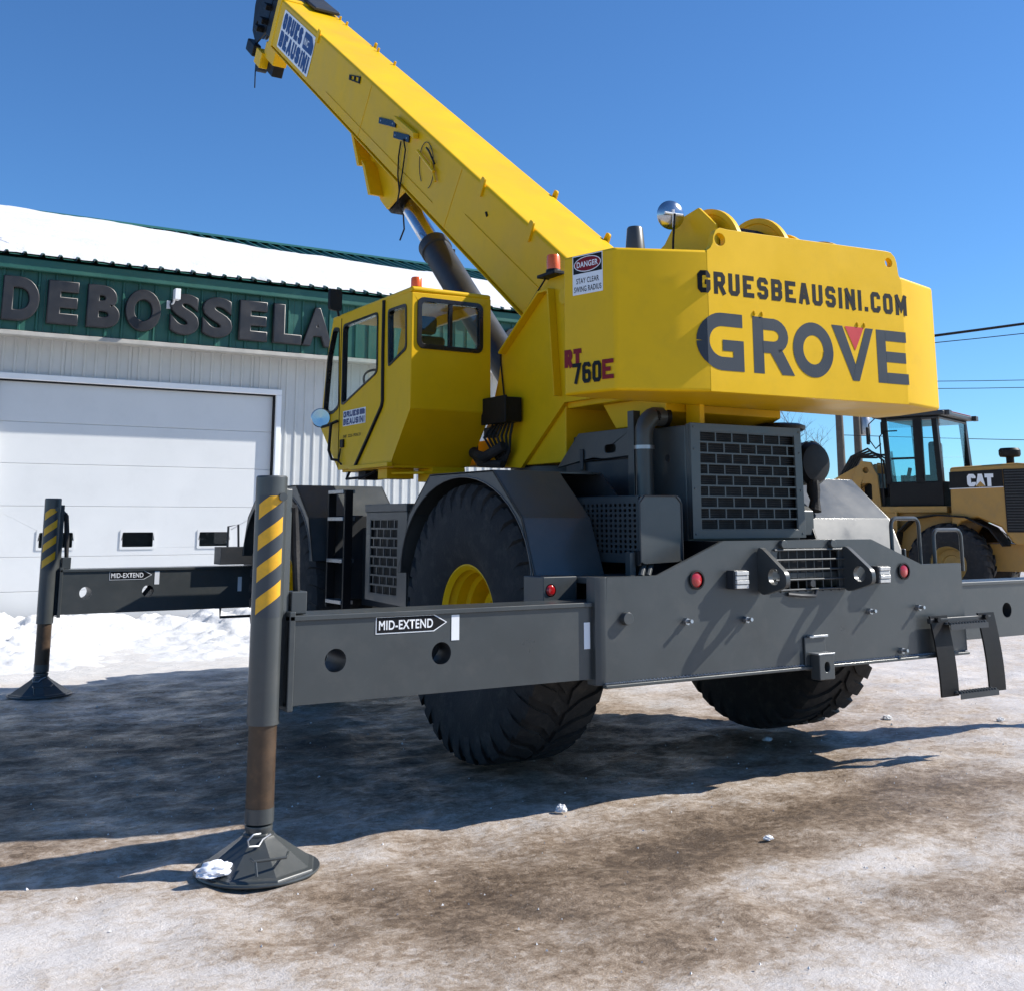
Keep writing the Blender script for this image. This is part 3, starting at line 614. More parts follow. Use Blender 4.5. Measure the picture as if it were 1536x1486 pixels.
# ---------------- outriggers
def outrigger(sx, y0, ysign, detail, lens=3.36, name='outrigger_beam'):
    """beam along X from the chassis to the jack; ysign -1: marked face looks to -Y"""
    zb, zt = .705, 1.085; xj = lens*sx; xi = .9*sx; ya, yb = y0, y0+.24
    holes = [circle(x_*sx, .895, .055, 28) for x_ in (3.03, 2.46)]
    mb = MB(); pts = [(3.27*sx, zb), (xi, zb), (xi, zt), (3.27*sx, zt)]
    mb.prism(pts, 'y', ya, ya+.012, holes); mb.prism(pts, 'y', yb-.012, yb, holes)
    lo, hi = min(3.27*sx, xi), max(3.27*sx, xi)
    mb.box(lo, hi, ya+.0125, yb-.0125, zb, zb+.012)
    beam = C_(mb, name, 'grey', bevel=0)
    C_(MB().box(lo, hi, ya-.012, yb+.012, zt+.001, zt+.026), 'beam_top_flange', 'grey', beam, bevel=.004)
    for hx in (3.03, 2.46): C_(MB().lathe([(.055, 0), (.058, -.003), (.062, 0), (.062, .22), (.055, .22)], (hx*sx, y0+.005, .895), Y, 24, closed=True), 'hole_sleeve', 'dark_grey', beam, bevel=0)
    C_(MB().tube([(2.52*sx, y0+.10, .80), (2.36*sx, y0+.14, .99)], .02), 'beam_pin', 'dark_grey', beam, bevel=0)
    jy = y0+.05
    # jack: round outer tube with a flat back plate, inner cylinder, ball joint and float
    jk = MB(); jk.lathe([(.0001, 1.76), (.068, 1.76), (.074, 1.752), (.074, .63), (.066, .63)], (xj, jy, 0), Z, 32)
    jack = C_(jk, 'jack_tube', 'grey', beam, bevel=0)
    C_(MB().prism([(xj-.03*sx, jy-.03), (xj-.105*sx, jy-.005), (xj-.105*sx, jy+.10), (xj-.03*sx, jy+.07)], 'z', .70, 1.70).box(min(xj-.12*sx, xj-.09*sx), max(xj-.12*sx, xj-.09*sx), y0-.012, y0+.25, .68, 1.13), 'jack_back_plate', 'grey', beam, bevel=.005)
    C_(MB().box(min(xj-.19*sx, xj-.11*sx), max(xj-.19*sx, xj-.11*sx), jy-.02, jy+.08, 1.115, 1.22), 'hose_box', 'grey', beam)
    C_(MB().lathe([(.0001, 0), (.02, 0), (.02, .02), (.0001, .02)], (xj-.03*sx, jy-.085, 1.66), Y, 14), 'jack_bolt', 'grey', beam, bevel=0)
    C_(MB().tube([(xj-.155*sx, jy+.03, 1.2), (xj-.14*sx, jy+.03, 1.4), (xj-.125*sx, jy+.02, 1.58), (xj-.115*sx, jy, 1.62)], .018).tube([(xj-.165*sx, jy+.05, 1.2), (xj-.16*sx, jy+.05, 1.42), (xj-.14*sx, jy+.04, 1.6), (xj-.10*sx, jy+.02, 1.64)], .012), 'hydraulic_hose', 'rubber', beam, bevel=0)
    C_(MB().lathe([(.064, .27), (.064, .64)], (xj, jy, 0), Z, 28), 'jack_cylinder', 'rust_steel', beam, bevel=0)
    pad = MB(); pad.lathe([(.066, .27), (.066, .205), (.04, .20)], (xj, jy, 0), Z, 28); pad.lathe([(.04, .20), (.062, .195), (.064, .185), (.058, .165), (.069, .16), (.069, .14), (.064, .135), (.064, .10), (.07, .05)], (xj, jy, 0), Z, 28)
    C_(pad, 'ball_joint', 'grey', beam, bevel=0)
    fp = MB(); fp.lathe([(.0001, .006), (.265, .006), (.272, .012), (.266, .024), (.246, .030), (.085, .140), (.07, .155), (.0001, .155)], (xj, jy, 0), Z, 8)
    float_ = C_(fp, 'jack_float', 'grey', beam, bevel=.005, smooth=12)
    C_(MB().lathe([(.2, .004), (.277, .004), (.279, .010), (.277, .016), (.2, .016)], (xj, jy, 0), Z, 40), 'float_rim', 'grey', beam, bevel=0)
    C_(MB().tube([(xj-.09, jy-.17, .10), (xj-.09, jy-.215, .10), (xj+.05, jy-.225, .10), (xj+.08, jy-.17, .105)], .006).tube([(xj-.085, jy-.215, .10), (xj-.085, jy-.24, .045)], .006), 'float_handle', 'grey', beam, bevel=0)
    C_(MB().tube([(xj-.02, jy-.08, .175), (xj-.06, jy-.10, .18), (xj-.085, jy-.105, .16), (xj-.08, jy-.11, .135), (xj-.035, jy-.105, .13), (xj-.01, jy-.085, .15), (xj+.03, jy-.075, .165)], .005), 'retaining_pin', 'steel', beam, bevel=0)
    if detail:
        # slanted hazard bands wrapped on the tube
        for z0_ in (1.12, 1.265, 1.41, 1.555):
            vs = []; n_ = 14
            for i in range(n_+1):
                t_ = i/n_; a = R(205+95*t_)
                for dz in (0, .070):
                    zz = z0_+.09*t_+dz
                    vs.append((xj+.0755*math.cos(a), jy+.0755*math.sin(a), min(zz, 1.665)))
            C_(MB().add(vs, [(2*i, 2*i+1, 2*i+3, 2*i+2) for i in range(n_)]), 'hazard_band', 'tape_yellow', beam, bevel=0)
        vs = []
        for i in range(15):
            a = R(205+95*i/14)
            for z_ in (1.11, 1.668): vs.append((xj+.0748*math.cos(a), jy+.0748*math.sin(a), z_))
        C_(MB().add(vs, [(2*i, 2*i+1, 2*i+3, 2*i+2) for i in range(14)]), 'hazard_backing', 'tape_dark', beam, bevel=0)
        # MID-EXTEND arrow and white marks on the marked face
        fy = y0-.0025
        ax0, ax1 = (-2.825, -2.43)
        C_(MB().prism([(ax0, 1.005), (ax1-.075, 1.005), (ax1, 1.047), (ax1-.075, 1.09-.002), (ax0, 1.088)], 'y', fy, fy+.001), 'mark_arrow_edge', 'decal_white', beam, bevel=0)
        C_(MB().prism([(ax0+.005, 1.010), (ax1-.078, 1.010), (ax1-.009, 1.047), (ax1-.078, 1.083), (ax0+.005, 1.083)], 'y', fy-.001, fy-.0002), 'mark_arrow', 'decal_black', beam, bevel=0)
        fonttext('mark_text', 'MID-EXTEND', 'decal_white', beam, frame((0, fy-.0016, 0), X, Z), ax0+.016, ax1-.082, 1.024, 1.068, bold=.018)
        C_(MB().prism([(-2.405, .955), (-2.36, .955), (-2.36, 1.08), (-2.405, 1.08)], 'y', fy, fy+.001), 'white_mark', 'decal_white', beam, bevel=0)
        C_(MB().prism([(-1.585, .865), (-1.545, .865), (-1.545, 1.005), (-1.585, 1.005)], 'y', fy, fy+.001), 'white_mark', 'decal_white', beam, bevel=0)
    return beam
outrigger(-1, -1.40, -1, True)
outrigger(-1, 4.60, -1, True)
outrigger(1, -1.16, -1, False); outrigger(1, 4.86, -1, False)
# front-left chassis handle, guard rail seen beyond the front beam
C_(MB().tube([(-1.72, 4.55, 1.14), (-1.72, 4.55, 1.50), (-1.62, 4.55, 1.52), (-1.60, 4.55, 1.14)], .012), 'front_grab_rail', 'dark_grey', bevel=0)
C_(MB().box(-1.80, -1.42, 4.5, 4.72, 1.13, 1.30), 'front_light_box', 'dark_grey', bevel=.004)
C_(MB().tube([(-1.75, 4.6, .72), (-1.75, 4.6, .62), (-1.3, 4.6, .62)], .014), 'lower_guard_bar', 'dark_grey', bevel=0)
# ---------------- engine hood
HY = -1.10
hood = C_(MB().box(-.53, .45, HY+.05, .25, 1.42, 2.155), 'engine_hood', 'grey', bevel=.012)
C_(MB().prism([(-.53, 1.44), (.455, 1.44), (.445, 2.17), (-.53, 2.165)], 'y', HY, HY+.02, [[(-.46, 1.495), (.385, 1.495), (.38, 2.115), (-.45, 2.115)]]).box(-.53, -.51, HY+.021, HY+.049, 1.44, 2.16).box(.43, .45, HY+.021, HY+.049, 1.44, 2.16).box(-.51, .43, HY+.021, HY+.049, 2.14, 2.16).box(-.51, .43, HY+.021, HY+.049, 1.44, 1.46), 'radiator_frame', 'grey', hood, bevel=.003)
gr = brick_grille(-.46, .385, 1.495, 2.115, 9, 6, .011, lambda u, v_, w_: (u, HY+.003+.009*w_, v_)); C_(gr, 'radiator_grille', 'grey', hood, bevel=0)
C_(MB().box(-.51, .43, HY+.040, HY+.0485, 1.461, 2.139), 'radiator_core', 'black', hood, bevel=0)
fins = MB()
for i in range(44): z = 1.475+i*.0148; fins.box(-.50, .42, HY+.030, HY+.0395, z, z+.004)
C_(fins, 'radiator_fins', 'rubber', hood, bevel=0)
for x_ in (-.505, .425):
    for z in (1.47, 1.75, 2.0, 2.14): C_(MB().lathe([(.0001, -.004), (.007, -.003), (.008, 0)], (x_, HY, z), Y, 8), 'frame_bolt', 'grey', hood, bevel=0)
C_(MB().lathe([(.02, -.002), (.024, -.004), (.026, 0)], (-.53, -.87, 1.95), X, 16), 'hood_latch', 'dark_grey', hood, bevel=0)
sh = C_(MB().prism([(.30, 1.93), (.02, 2.165), (-.62, 2.165), (-.62, 1.98), (.05, 1.96)], 'x', -.615, -.60, [rrect(-.42, 2.01, -.29, 2.065, .025)]), 'hood_shield', 'grey', bevel=.004)
C_(MB().box(-.60, -.535, -.62, .2, 1.45, 1.96), 'hood_lower_panel', 'dark_grey', bevel=.006)
C_(MB().box(-.63, -.616, -.05, -.01, 1.9, 2.05), 'shield_bracket', 'dark_grey', sh)
C_(MB().box(-.66, -.60, -.68, -.615, 1.70, 2.27), 'stack_bracket', 'grey', bevel=.004)
ex = MB(); zz = [(-.66, -.79, 1.68), (-.66, -.79, 1.9), (-.66, -.79, 2.10)]+[(-.66+.085*(1-math.cos(R(a))), -.79-.0*a, 2.10+.085*math.sin(R(a))+.04*(a/90)) for a in (20, 40, 60, 80, 90)]+[(-.50, -.80, 2.225)]
ex.tube(zz, .062, 20, rads=[.058, .058, .06]+[.062]*5+[.062]); C_(ex, 'exhaust_pipe', 'grey', bevel=0, smooth=50)
C_(MB().lathe([(.061, -.02), (.066, -.02), (.066, .012), (.054, .012), (.054, -.1), (.0001, -.1)], (-.49, -.80, 2.225), X, 22), 'exhaust_mouth', 'black', bevel=0)
C_(MB().lathe([(.064, -.012), (.067, -.012), (.067, .012), (.064, .012)], (-.66, -.79, 2.02), Z, 20, closed=True), 'exhaust_clamp', 'steel', bevel=0)
# muffler guard: rounded rear face, perforated near side
MX = -1.07
mg = C_(MB().prism(rpoly([(MX, 1.30), (-.745, 1.31), (-.745, 1.70), (MX, 1.70)], .05, 5), 'y', -1.25, -1.238).box(MX+.03, -.76, -1.237, -.52, 1.692, 1.70).box(-.757, -.745, -1.237, -.52, 1.31, 1.66), 'muffler_guard', 'grey', bevel=.004)
C_(MB().tube([(MX+.004, -1.252, 1.31), (MX+.004, -1.252, 1.655), (MX+.04, -1.252, 1.696), (-.79, -1.252, 1.698), (-.748, -1.252, 1.655), (-.747, -1.252, 1.31)], .005, 6), 'guard_edge', 'dark_grey', mg, bevel=0)
hl = []
for r_ in range(10):
    for c_ in range(13):
        yc = -1.205+c_*.0475; zc = 1.37+r_*.0305
        hl.append(rrect(yc-.014, zc-.0095, yc+.014, zc+.0095, .006, 1))
C_(MB().prism([(-1.237, 1.305), (-.50, 1.305), (-.50, 1.692), (-1.237, 1.692)], 'x', MX, MX+.006, hl), 'perforated_plate', 'grey', mg, bevel=0)
C_(MB().cyl((-.91, -1.18, 1.50), (-.91, -.55, 1.50), .12, n=24), 'muffler', 'black', mg, bevel=0)
C_(MB().box(-1.12, -1.08, -1.22, -1.17, 1.2, 1.37).tube([(-1.0, -1.2, 1.31), (-1.06, -1.24, 1.23)], .02).tube([(-.95, -1.2, 1.31), (-1.01, -1.24, 1.23)], .02), 'guard_support', 'grey', mg, bevel=.003)
C_(MB().box(-1.085, -1.06, -1.25, -1.22, 1.29, 1.38), 'guard_hinge', 'black', mg)
# air cleaner on the far side of the hood
ac = C_(MB().lathe([(.0001, -.01), (.10, -.012), (.135, -.005), (.155, .03), (.155, .42), (.14, .44), (.0001, .44)], (.90, -.80, 1.96), Y, 32), 'air_cleaner', 'black', bevel=0)
C_(MB().lathe([(.158, .035), (.163, .035), (.163, .055), (.158, .055)], (.90, -.80, 1.96), Y, 32, closed=True), 'cleaner_band', 'dark_grey', ac, bevel=0)
C_(MB().tube([(.88, -.78, 1.83), (.87, -.79, 1.76), (.87, -.80, 1.70), (.85, -.81, 1.62)], .04, 10, rads=[.045, .05, .035, .05]), 'dust_valve', 'rubber', ac, bevel=0)
C_(MB().lathe([(.05, -.14), (.05, .0), (.16, .0), (.20, .02), (.205, .045), (.17, .06), (.0001, .07)], (.60, -.72, 2.17), Z, 28), 'rain_cap', 'black', ac, bevel=0)
C_(MB().prism([(-.1, 1.45), (-.85, 1.45), (-.85, 1.62), (-.55, 1.84), (-.1, 1.84)], 'x', .46, .80), 'hood_side_step', 'grey', bevel=.01)
# ---------------- superstructure: counterweight
CWP = [(-1.30, -1.35), (-.79, -1.58), (.85, -1.69), (1.31, -1.57), (1.42, -1.15), (1.42, -.95), (-1.40, -.949)]
cz0, cz1 = 2.297, 3.165
cw = C_(MB().prism(CWP, 'z', cz0, cz1-.005), 'counterweight', 'yellow', bevel=.022, seg=3)
PA, PB = Vector((-.79, -1.58, 0)), Vector((.85, -1.69, 0)); cu = (PB-PA).normalized(); cn = cu.cross(Z)
# raised rear plate with two lifting eyes
top = [(0.01, 3.12), (1.64, 3.12), (1.63, 3.165)]+[(1.60-.03*math.cos(R(a)), 3.24+.0*a) for a in ()]
outl = [(.012, cz0+.004), (1.632, cz0+.004), (1.635, 3.13), (1.61, 3.17), (1.60, 3.25), (1.585, 3.29), (1.55, 3.318), (1.50, 3.322), (.18, 3.305), (.12, 3.31), (.085, 3.29), (.065, 3.25), (.06, 3.21), (.04, 3.175), (.012, 3.155)]
C_(MB().plate(outl, [circle(.115, 3.235, .04, 20), circle(1.525, 3.245, .032, 20)], PA, cu, Z, cn, -.045, .0016), 'lifting_plate', 'yellow', cw, bevel=.003)
C_(MB().plate([(.02, 3.13), (1.62, 3.13), (1.60, 3.17), (.03, 3.17)], (), PA-cn*.32, cu, Z, cn, 0, .24), 'top_filler', 'yellow', cw, bevel=.005)
chn = (Vector((-.79, -1.58, 0))-Vector((-1.30, -1.35, 0))).normalized()
def fold(u, v_, w_=0):       # rear face; what runs past the corner folds round onto the chamfer
    if u >= 0: return PA+cu*u+Z*v_+cn*(.0026+w_)
    return PA+chn*u+Z*v_+chn.cross(Z)*(.0026+w_)
def flat(u, v_, w_=0): return Vector((u, v_, w_))
def folded(mb, fn, cuts):    # cut flat lettering at the corner of the plate, then lay it on
    bm = bmesh.new(); bm.from_mesh(mb.mesh('lettering', 0))
    for c_ in cuts: bmesh.ops.bisect_plane(bm, geom=bm.verts[:]+bm.edges[:]+bm.faces[:], plane_co=(c_, 0, 0), plane_no=(1, 0, 0))
    o = MB(); bm.verts.index_update(); o.add([fn(*v_.co) for v_ in bm.verts], [[v_.index for v_ in f.verts] for f in bm.faces]); bm.free(); return o
web = MB(); word(web, 'GRUESBEAUSINI.COM', -.052, 1.665, 2.893, 3.030, .030, flat, gap=.30, narrow=.36); C_(folded(web, fold, [0]), 'web_address_lettering', 'decal_black', cw, bevel=0, smooth=0)
def arcp(cx, cy, rx, ry, a0, a1, n=9): return [(cx+rx*math.cos(R(a0+(a1-a0)*i/n)), cy+ry*math.sin(R(a0+(a1-a0)*i/n))) for i in range(n+1)]
gl = MB(); t_ = .082; z0_, z1_ = 2.430, 2.780; zc = (z0_+z1_)/2; hh_ = (z1_-z0_-t_)/2
strip(gl, [(.265, z1_-t_/2), (.12, z1_-t_/2)]+arcp(.11, zc, .138, hh_, 95, 180, 8)[0:], t_, 0, flat)
strip(gl, arcp(.11, zc, .138, hh_, 180, 265, 8)+[(.12, z0_+t_/2), (.228, z0_+t_/2)], t_, .0004, flat)
strip(gl, [(.229, z0_), (.229, zc+.012)], t_, .0008, flat)
strip(gl, [(.11, zc-.022), (.19, zc-.022)], t_*.82, .0012, flat)
strip(gl, [(.385, z0_), (.385, z1_)], t_, 0, flat)
strip(gl, [(.42, z1_-t_/2), (.50, z1_-t_/2)]+arcp(.50, z1_-.112, .085, .072, 85, -85, 10)+[(.50, z1_-.184), (.42, z1_-.184)], t_*.9, .0004, flat)
gl.add([flat(*p, .0008) for p in ((.47, z0_+.14), (.565, z0_+.16), (.665, z0_), (.565, z0_))], [(0, 1, 2, 3)])
strip(gl, arcp(.825, zc, .125, hh_, 0, 360, 40), t_, 0, flat)
gl.add([flat(*p, .0004) for p in ((.985, z1_), (1.078, z1_), (1.178, z0_+.105), (1.148, z0_))], [(0, 1, 2, 3)])
gl.add([flat(*p, .0008) for p in ((1.278, z1_), (1.345, z1_), (1.205, z0_), (1.148, z0_), (1.178, z0_+.105))], [(0, 1, 2, 3, 4)])
strip(gl, [(1.412, z0_), (1.412, z1_)], t_, 0, flat)
for zz_, ue in ((z0_+t_/2-.006, 1.645), (zc, 1.63), (z1_-t_/2+.006, 1.64)): strip(gl, [(1.453, zz_), (ue, zz_)], t_*.86, .0004, flat)
C_(folded(gl, fold, [0]), 'maker_lettering', 'decal_grey', cw, bevel=0, smooth=0)
C_(MB().add([fold(*p, .0014) for p in ((1.098, z1_), (1.262, z1_), (1.180, z1_-.155))], [(0, 1, 2)]), 'maker_triangle', 'decal_red', cw, bevel=0, smooth=0)
for u in (.36, .42, 1.21, 1.27): C_(MB().tube([fold(u, 2.785, 0), fold(u, 2.79, .003), fold(u, 2.808, .003), fold(u, 2.813, 0)], .005, 6), 'cover_hook', 'yellow', cw, bevel=0)
# signs on the near side of the counterweight
SA, SB = Vector((-1.30, -1.35, 0)), Vector((-1.40, -.95, 0)); su = (SA-SB).normalized(); sn = su.cross(Z); SLn = (SA-SB).length
def sideframe(u, v_, w_=0):
    if u <= SLn: return SB+su*u+Z*v_+sn*(.0012+w_)
    return SA+chn*(u-SLn)+Z*v_+chn.cross(Z)*(.0012+w_)
u0_, u1_ = .085, .325
def quad(u0, u1, v0, v1, w_): return MB().add([sideframe(u0, v0, w_), sideframe(u1, v0, w_), sideframe(u1, v1, w_), sideframe(u0, v1, w_)], [(0, 1, 2, 3)])
ds = C_(quad(u0_, u1_, 2.905, 3.150, 0), 'danger_sign', 'decal_white', cw, bevel=0, smooth=0)
C_(quad(u0_+.006, u1_-.006, 3.035, 3.144, .0006), 'danger_black', 'decal_black', ds, bevel=0, smooth=0)
C_(MB().add([sideframe(u, v_, .0010) for u, v_ in circle((u0_+u1_)/2, 3.09, .108, 32, .048)], [tuple(range(32))]), 'danger_oval_edge', 'decal_white', ds, bevel=0, smooth=0)
C_(MB().add([sideframe(u, v_, .0014) for u, v_ in circle((u0_+u1_)/2, 3.09, .102, 32, .043)], [tuple(range(32))]), 'danger_oval', 'decal_maroon', ds, bevel=0, smooth=0)
fonttext('danger_text', 'DANGER', 'decal_white', ds, lambda u, v_, w_: sideframe(u, v_, .002), u0_+.036, u1_-.036, 3.072, 3.108, bold=.022)
fonttext('danger_text', 'STAY CLEAR', 'decal_black', ds, lambda u, v_, w_: sideframe(u, v_, .0008), u0_+.03, u1_-.03, 2.972, 3.006, bold=.012)
fonttext('danger_text', 'SWING RADIUS', 'decal_black', ds, lambda u, v_, w_: sideframe(u, v_, .0008), u0_+.012, u1_-.012, 2.92, 2.955, bold=.012)
mt = MB(); word(mt, 'RT', .012, .150, 2.465, 2.575, .030, lambda u, v_, w_: sideframe(u, v_, .001+w_), gap=.12); md = C_(mt, 'model_lettering', 'decal_maroon', cw, bevel=0, smooth=0)
mt = MB(); word(mt, '760', .078, .305, 2.360, 2.485, .024, lambda u, v_, w_: sideframe(u, v_, .004+w_), gap=.14); C_(mt, 'model_number', 'decal_black', md, bevel=0, smooth=0)
mt = MB(); word(mt, 'E', .312, .40, 2.370, 2.488, .026, lambda u, v_, w_: sideframe(u, v_, .004+w_)); C_(mt, 'model_letter', 'decal_maroon', md, bevel=0, smooth=0)
# hoist drums behind the raised plate
def hoist(xa, xb, y, z, r_, nm='hoist_drum'):
    h = C_(MB().lathe([(r_*.6, xa), (r_*.6, xb)], (0, y, z), X, 32), nm, 'steel', bevel=0)
    for x_ in (xa, xb):
        C_(MB().lathe([(r_*.3, x_-.012), (r_*.88, x_-.012), (r_*.9, x_-.02), (r_, x_-.02), (r_, x_+.012), (r_*.3, x_+.012)], (0, y, z), X, 48, closed=True), 'drum_flange', 'yellow', h, bevel=0)
    C_(MB().prism([(y+.42, z-.3), (y+.45, z+.10), (y+.30, z+.17), (y+.18, z+.30), (y-.05, z+.34), (y-.2, z+.2), (y-.25, z-.3)], 'x', xa-.10, xa-.075), 'hoist_side_plate', 'yellow', h, bevel=.006)
    rope = MB()
    for i in range(int((xb-xa-.06)/.02)): rope.lathe([(r_*.72+.009*math.cos(a), .009*math.sin(a)) for a in [2*math.pi*k/6 for k in range(6)]], (xa+.04+i*.02, y, z), X, 28, closed=True)
    C_(rope, 'hoist_rope', 'black', h, bevel=0)
    return h
hoist(-.44, -.02, -1.20, 3.20, .345); hoist(.26, .66, -1.14, 3.18, .31)
C_(MB().box(.02, .10, -1.35, -1.2, 3.15, 3.36).box(.55, .66, -1.3, -1.1, 3.15, 3.38), 'hoist_motor', 'chrome', bevel=.01)
C_(MB().box(-.70, .75, -.95, -.3, 2.9, 3.12), 'hoist_bed', 'yellow', bevel=.01)
C_(MB().lathe([(.0001, 0), (.16, 0), (.13, .05), (.0001, .075)], (-.78, -.9, 3.16), Z, 24), 'hoist_cover', 'yellow', bevel=0)
C_(MB().lathe([(.0001, .20), (.044, .20), (.05, .19), (.066, .005), (.066, 0)], (-.99, -1.16, 3.165), Z, 28), 'vent_stack', 'grey', bevel=0)
mr_ = C_(MB().tube([(-.69, -1.16, 3.16), (-.685, -1.165, 3.32), (-.67, -1.17, 3.50)], .007, 8), 'convex_mirror', 'black', bevel=0)
mo, mn_ = Vector((-.67, -1.15, 3.50)), Vector((.25, .9, .1)).normalized()
C_(MB().lathe([(.0001, .0), (.06, .012), (.092, .03), (.096, .036), (.092, .042), (.06, .06), (.0001, .068)], mo, mn_, 32), 'mirror_bowl', 'chrome', mr_, bevel=0)
C_(MB().tube([mo+mn_*-.01+Vector((-.07, 0, 0)), mo+mn_*-.012, mo+mn_*-.01+Vector((.07, -.01, .0))], .008, 6).tube([mo+mn_*-.01+Vector((0, 0, -.09)), mo+mn_*-.01+Vector((0, 0, .03))], .009, 6), 'mirror_bracket', 'decal_white', mr_, bevel=0)
# ---------------- turret
plate_pts = [(.36, 3.36), (.95, 2.97), (1.06, 2.88), (1.10, 2.70), (1.27, 2.30), (1.16, 1.98), (.77, 1.95), (.17, 2.40), (-.82, 2.40), (-.82, 3.14), (-.05, 3.36)]
for sx in (-1, 1):
    tp = C_(MB().prism(plate_pts, 'x', .60*sx, .635*sx), 'turret_side_plate', 'yellow', bevel=.005)
    C_(MB().shell([(1.0, 2.86), (.42, 3.25), (.30, 3.25), (.22, 2.45)], 'x', .60*sx+(-.10 if sx < 0 else .035), .60*sx+(-.035 if sx < 0 else .10), .02), 'turret_rib', 'yellow', tp, bevel=.004)
    C_(MB().lathe([(.0001, -.02*sx), (.05, -.02*sx), (.06, .0), (.06, .05*sx)], (.62*sx, .12, 3.18), X, 20), 'boom_pivot_pin', 'yellow', tp, bevel=.004)
C_(MB().box(-.60, .60, .20, 1.16, 1.97, 2.42).box(-.59, .59, -.80, .20, 2.36, 2.44), 'turret_base', 'yellow', bevel=.01)
C_(MB().prism([(-.15, 2.36), (-.85, 2.36), (-.85, 2.26), (-.62, 2.18), (-.30, 2.18)], 'x', -.52, .52), 'turret_underside', 'yellow', bevel=.008)
C_(MB().box(-.36, -.32, -1.0, -.86, 2.17, 2.31), 'lower_stop', 'yellow', bevel=.004)
C_(MB().cyl((0, .85, 1.42), (0, .85, 1.97), .58, n=40), 'slew_ring', 'dark_grey', bevel=.01)
C_(MB().box(-.60, .60, 1.17, 1.8, 2.0, 2.2).prism([(1.2, 2.2), (1.9, 2.2), (1.75, 2.55), (1.3, 2.6)], 'x', -.3, .3), 'cylinder_seat', 'yellow', bevel=.01)
# control box, wires and hoses on the near turret plate
cb = C_(MB().box(-.80, -.655, .72, 1.06, 2.30, 2.49).box(-.815, -.795, .705, 1.075, 2.29, 2.50), 'junction_box', 'black')
C_(MB().box(-.74, -.66, 1.08, 1.16, 2.2, 2.28), 'relay', 'decal_grey', cb, bevel=.005)
C_(MB().lathe([(.0001, -.004), (.05, -.004), (.05, 0)], (-.66, 1.20, 2.27), X, 24), 'white_disc', 'decal_white', cb, bevel=0)
for i in range(7):
    q = .78+i*.05; C_(MB().tube([(-.70, q, 2.30), (-.71-.01*i, q+.02, 2.20), (-.70, q-.02*i+.05, 2.08-.01*i), (-.68, .95+.03*i, 1.97)], .011, 6), 'hose', 'rubber', cb, bevel=0)
C_(MB().tube([(-.70, 1.40, 2.18), (-.78, 1.25, 2.08), (-.80, 1.05, 2.04), (-.74, .85, 2.12)], .04, 10).tube([(-.72, 1.35, 2.08), (-.78, 1.15, 2.0), (-.72, .9, 1.98)], .03, 8), 'hose_bundle', 'rubber', cb, bevel=0)
C_(MB().tube([(-.655, .98, 2.50), (-.65, 1.02, 2.66), (-.65, 1.045, 2.80), (-.65, 1.05, 2.90), (-.65, .7, 3.14), (-.66, .40, 3.34), (-.67, .30, 3.40)], .007, 6), 'beacon_wire', 'black', cb, bevel=0)
bb = C_(MB().box(-.72, -.60, .16, .40, 3.36, 3.385).lathe([(.06, 0), (.055, .025), (.0001, .03)], (-.66, .26, 3.385), Z, 20), 'rear_beacon', 'black', bevel=.004)
C_(MB().lathe([(.052, 0), (.050, .10), (.044, .112), (.0001, .116)], (-.66, .26, 3.41), Z, 24), 'beacon_lens', 'amber_lens', bb, bevel=0)
# ---------------- boom
ba = R(36.45); BD = Vector((0, math.cos(ba), math.sin(ba))); BN = Vector((0, -math.sin(ba), math.cos(ba)))
def bp_(s_, n_, x_=0): return BD*s_+BN*n_+X*x_
n0, n1, hw, s_end = 1.915, 2.585, .38, 11.32
def bbox(mb, s0, s1, na, nb, xa, xb):
    return mb.add([bp_(s_, n_, x_) for x_ in (xa, xb) for s_ in (s0, s1) for n_ in (na, nb)], [(0, 1, 3, 2), (4, 6, 7, 5), (0, 4, 5, 1), (2, 3, 7, 6), (0, 2, 6, 4), (1, 5, 7, 3)])
boom = C_(bbox(MB(), 2.0, s_end, n0, n1, -hw, hw), 'boom', 'yellow', bevel=.035, seg=4)
C_(bbox(bbox(MB(), 2.2, s_end, n0-.012, n0-.001, -hw-.012, -hw+.05), 2.2, s_end, n0-.012, n0-.001, hw-.05, hw+.012), 'boom_bottom_flange', 'yellow', boom, bevel=.003)
C_(bbox(MB(), s_end-.16, s_end+.02, n0-.02, n1+.02, -hw-.012, hw+.012), 'boom_collar', 'yellow', boom, bevel=.02)
for k, (e0, e1, ins) in enumerate(((s_end, s_end+.42, .045), (s_end+.42, s_end+.62, .085), (s_end+.62, s_end+.80, .12))):
    C_(bbox(MB(), e0, e1, n0+ins, n1-ins*.6, -hw+ins, hw-ins), 'inner_boom_section', 'black' if k != 1 else 'dark_grey', boom, bevel=.02)
for sx in (-1, 1):
    C_(MB().plate([(s_end+.5, n1+.06), (s_end+1.1, n1+.10), (s_end+1.34, n1-.10), (s_end+1.32, n0+.25), (s_end+1.16, n0-.10), (s_end+.85, n0-.22), (s_end+.62, n0-.05), (s_end+.5, n0+.05)], [circle(s_end+1.1, n1-.08, .05, 14), circle(s_end+1.0, n0+.05, .045, 14)], (sx*.30, 0, 0), BD, BN, X, -.014, .014), 'boom_head_plate', 'black', boom, bevel=.004)
for n_, s_, r_ in ((n1-.08, s_end+1.1, .21), (n0+.03, s_end+1.0, .19)):
    for x_ in (-.16, 0, .16):
        C_(MB().lathe([(.03, -.02), (r_-.03, -.02), (r_, -.028), (r_, -.018), (r_-.025, 0), (r_, .018), (r_, .028), (r_-.03, .02), (.03, .02)], bp_(s_, n_, x_), X, 28, closed=True), 'sheave', 'dark_grey', boom, bevel=0)
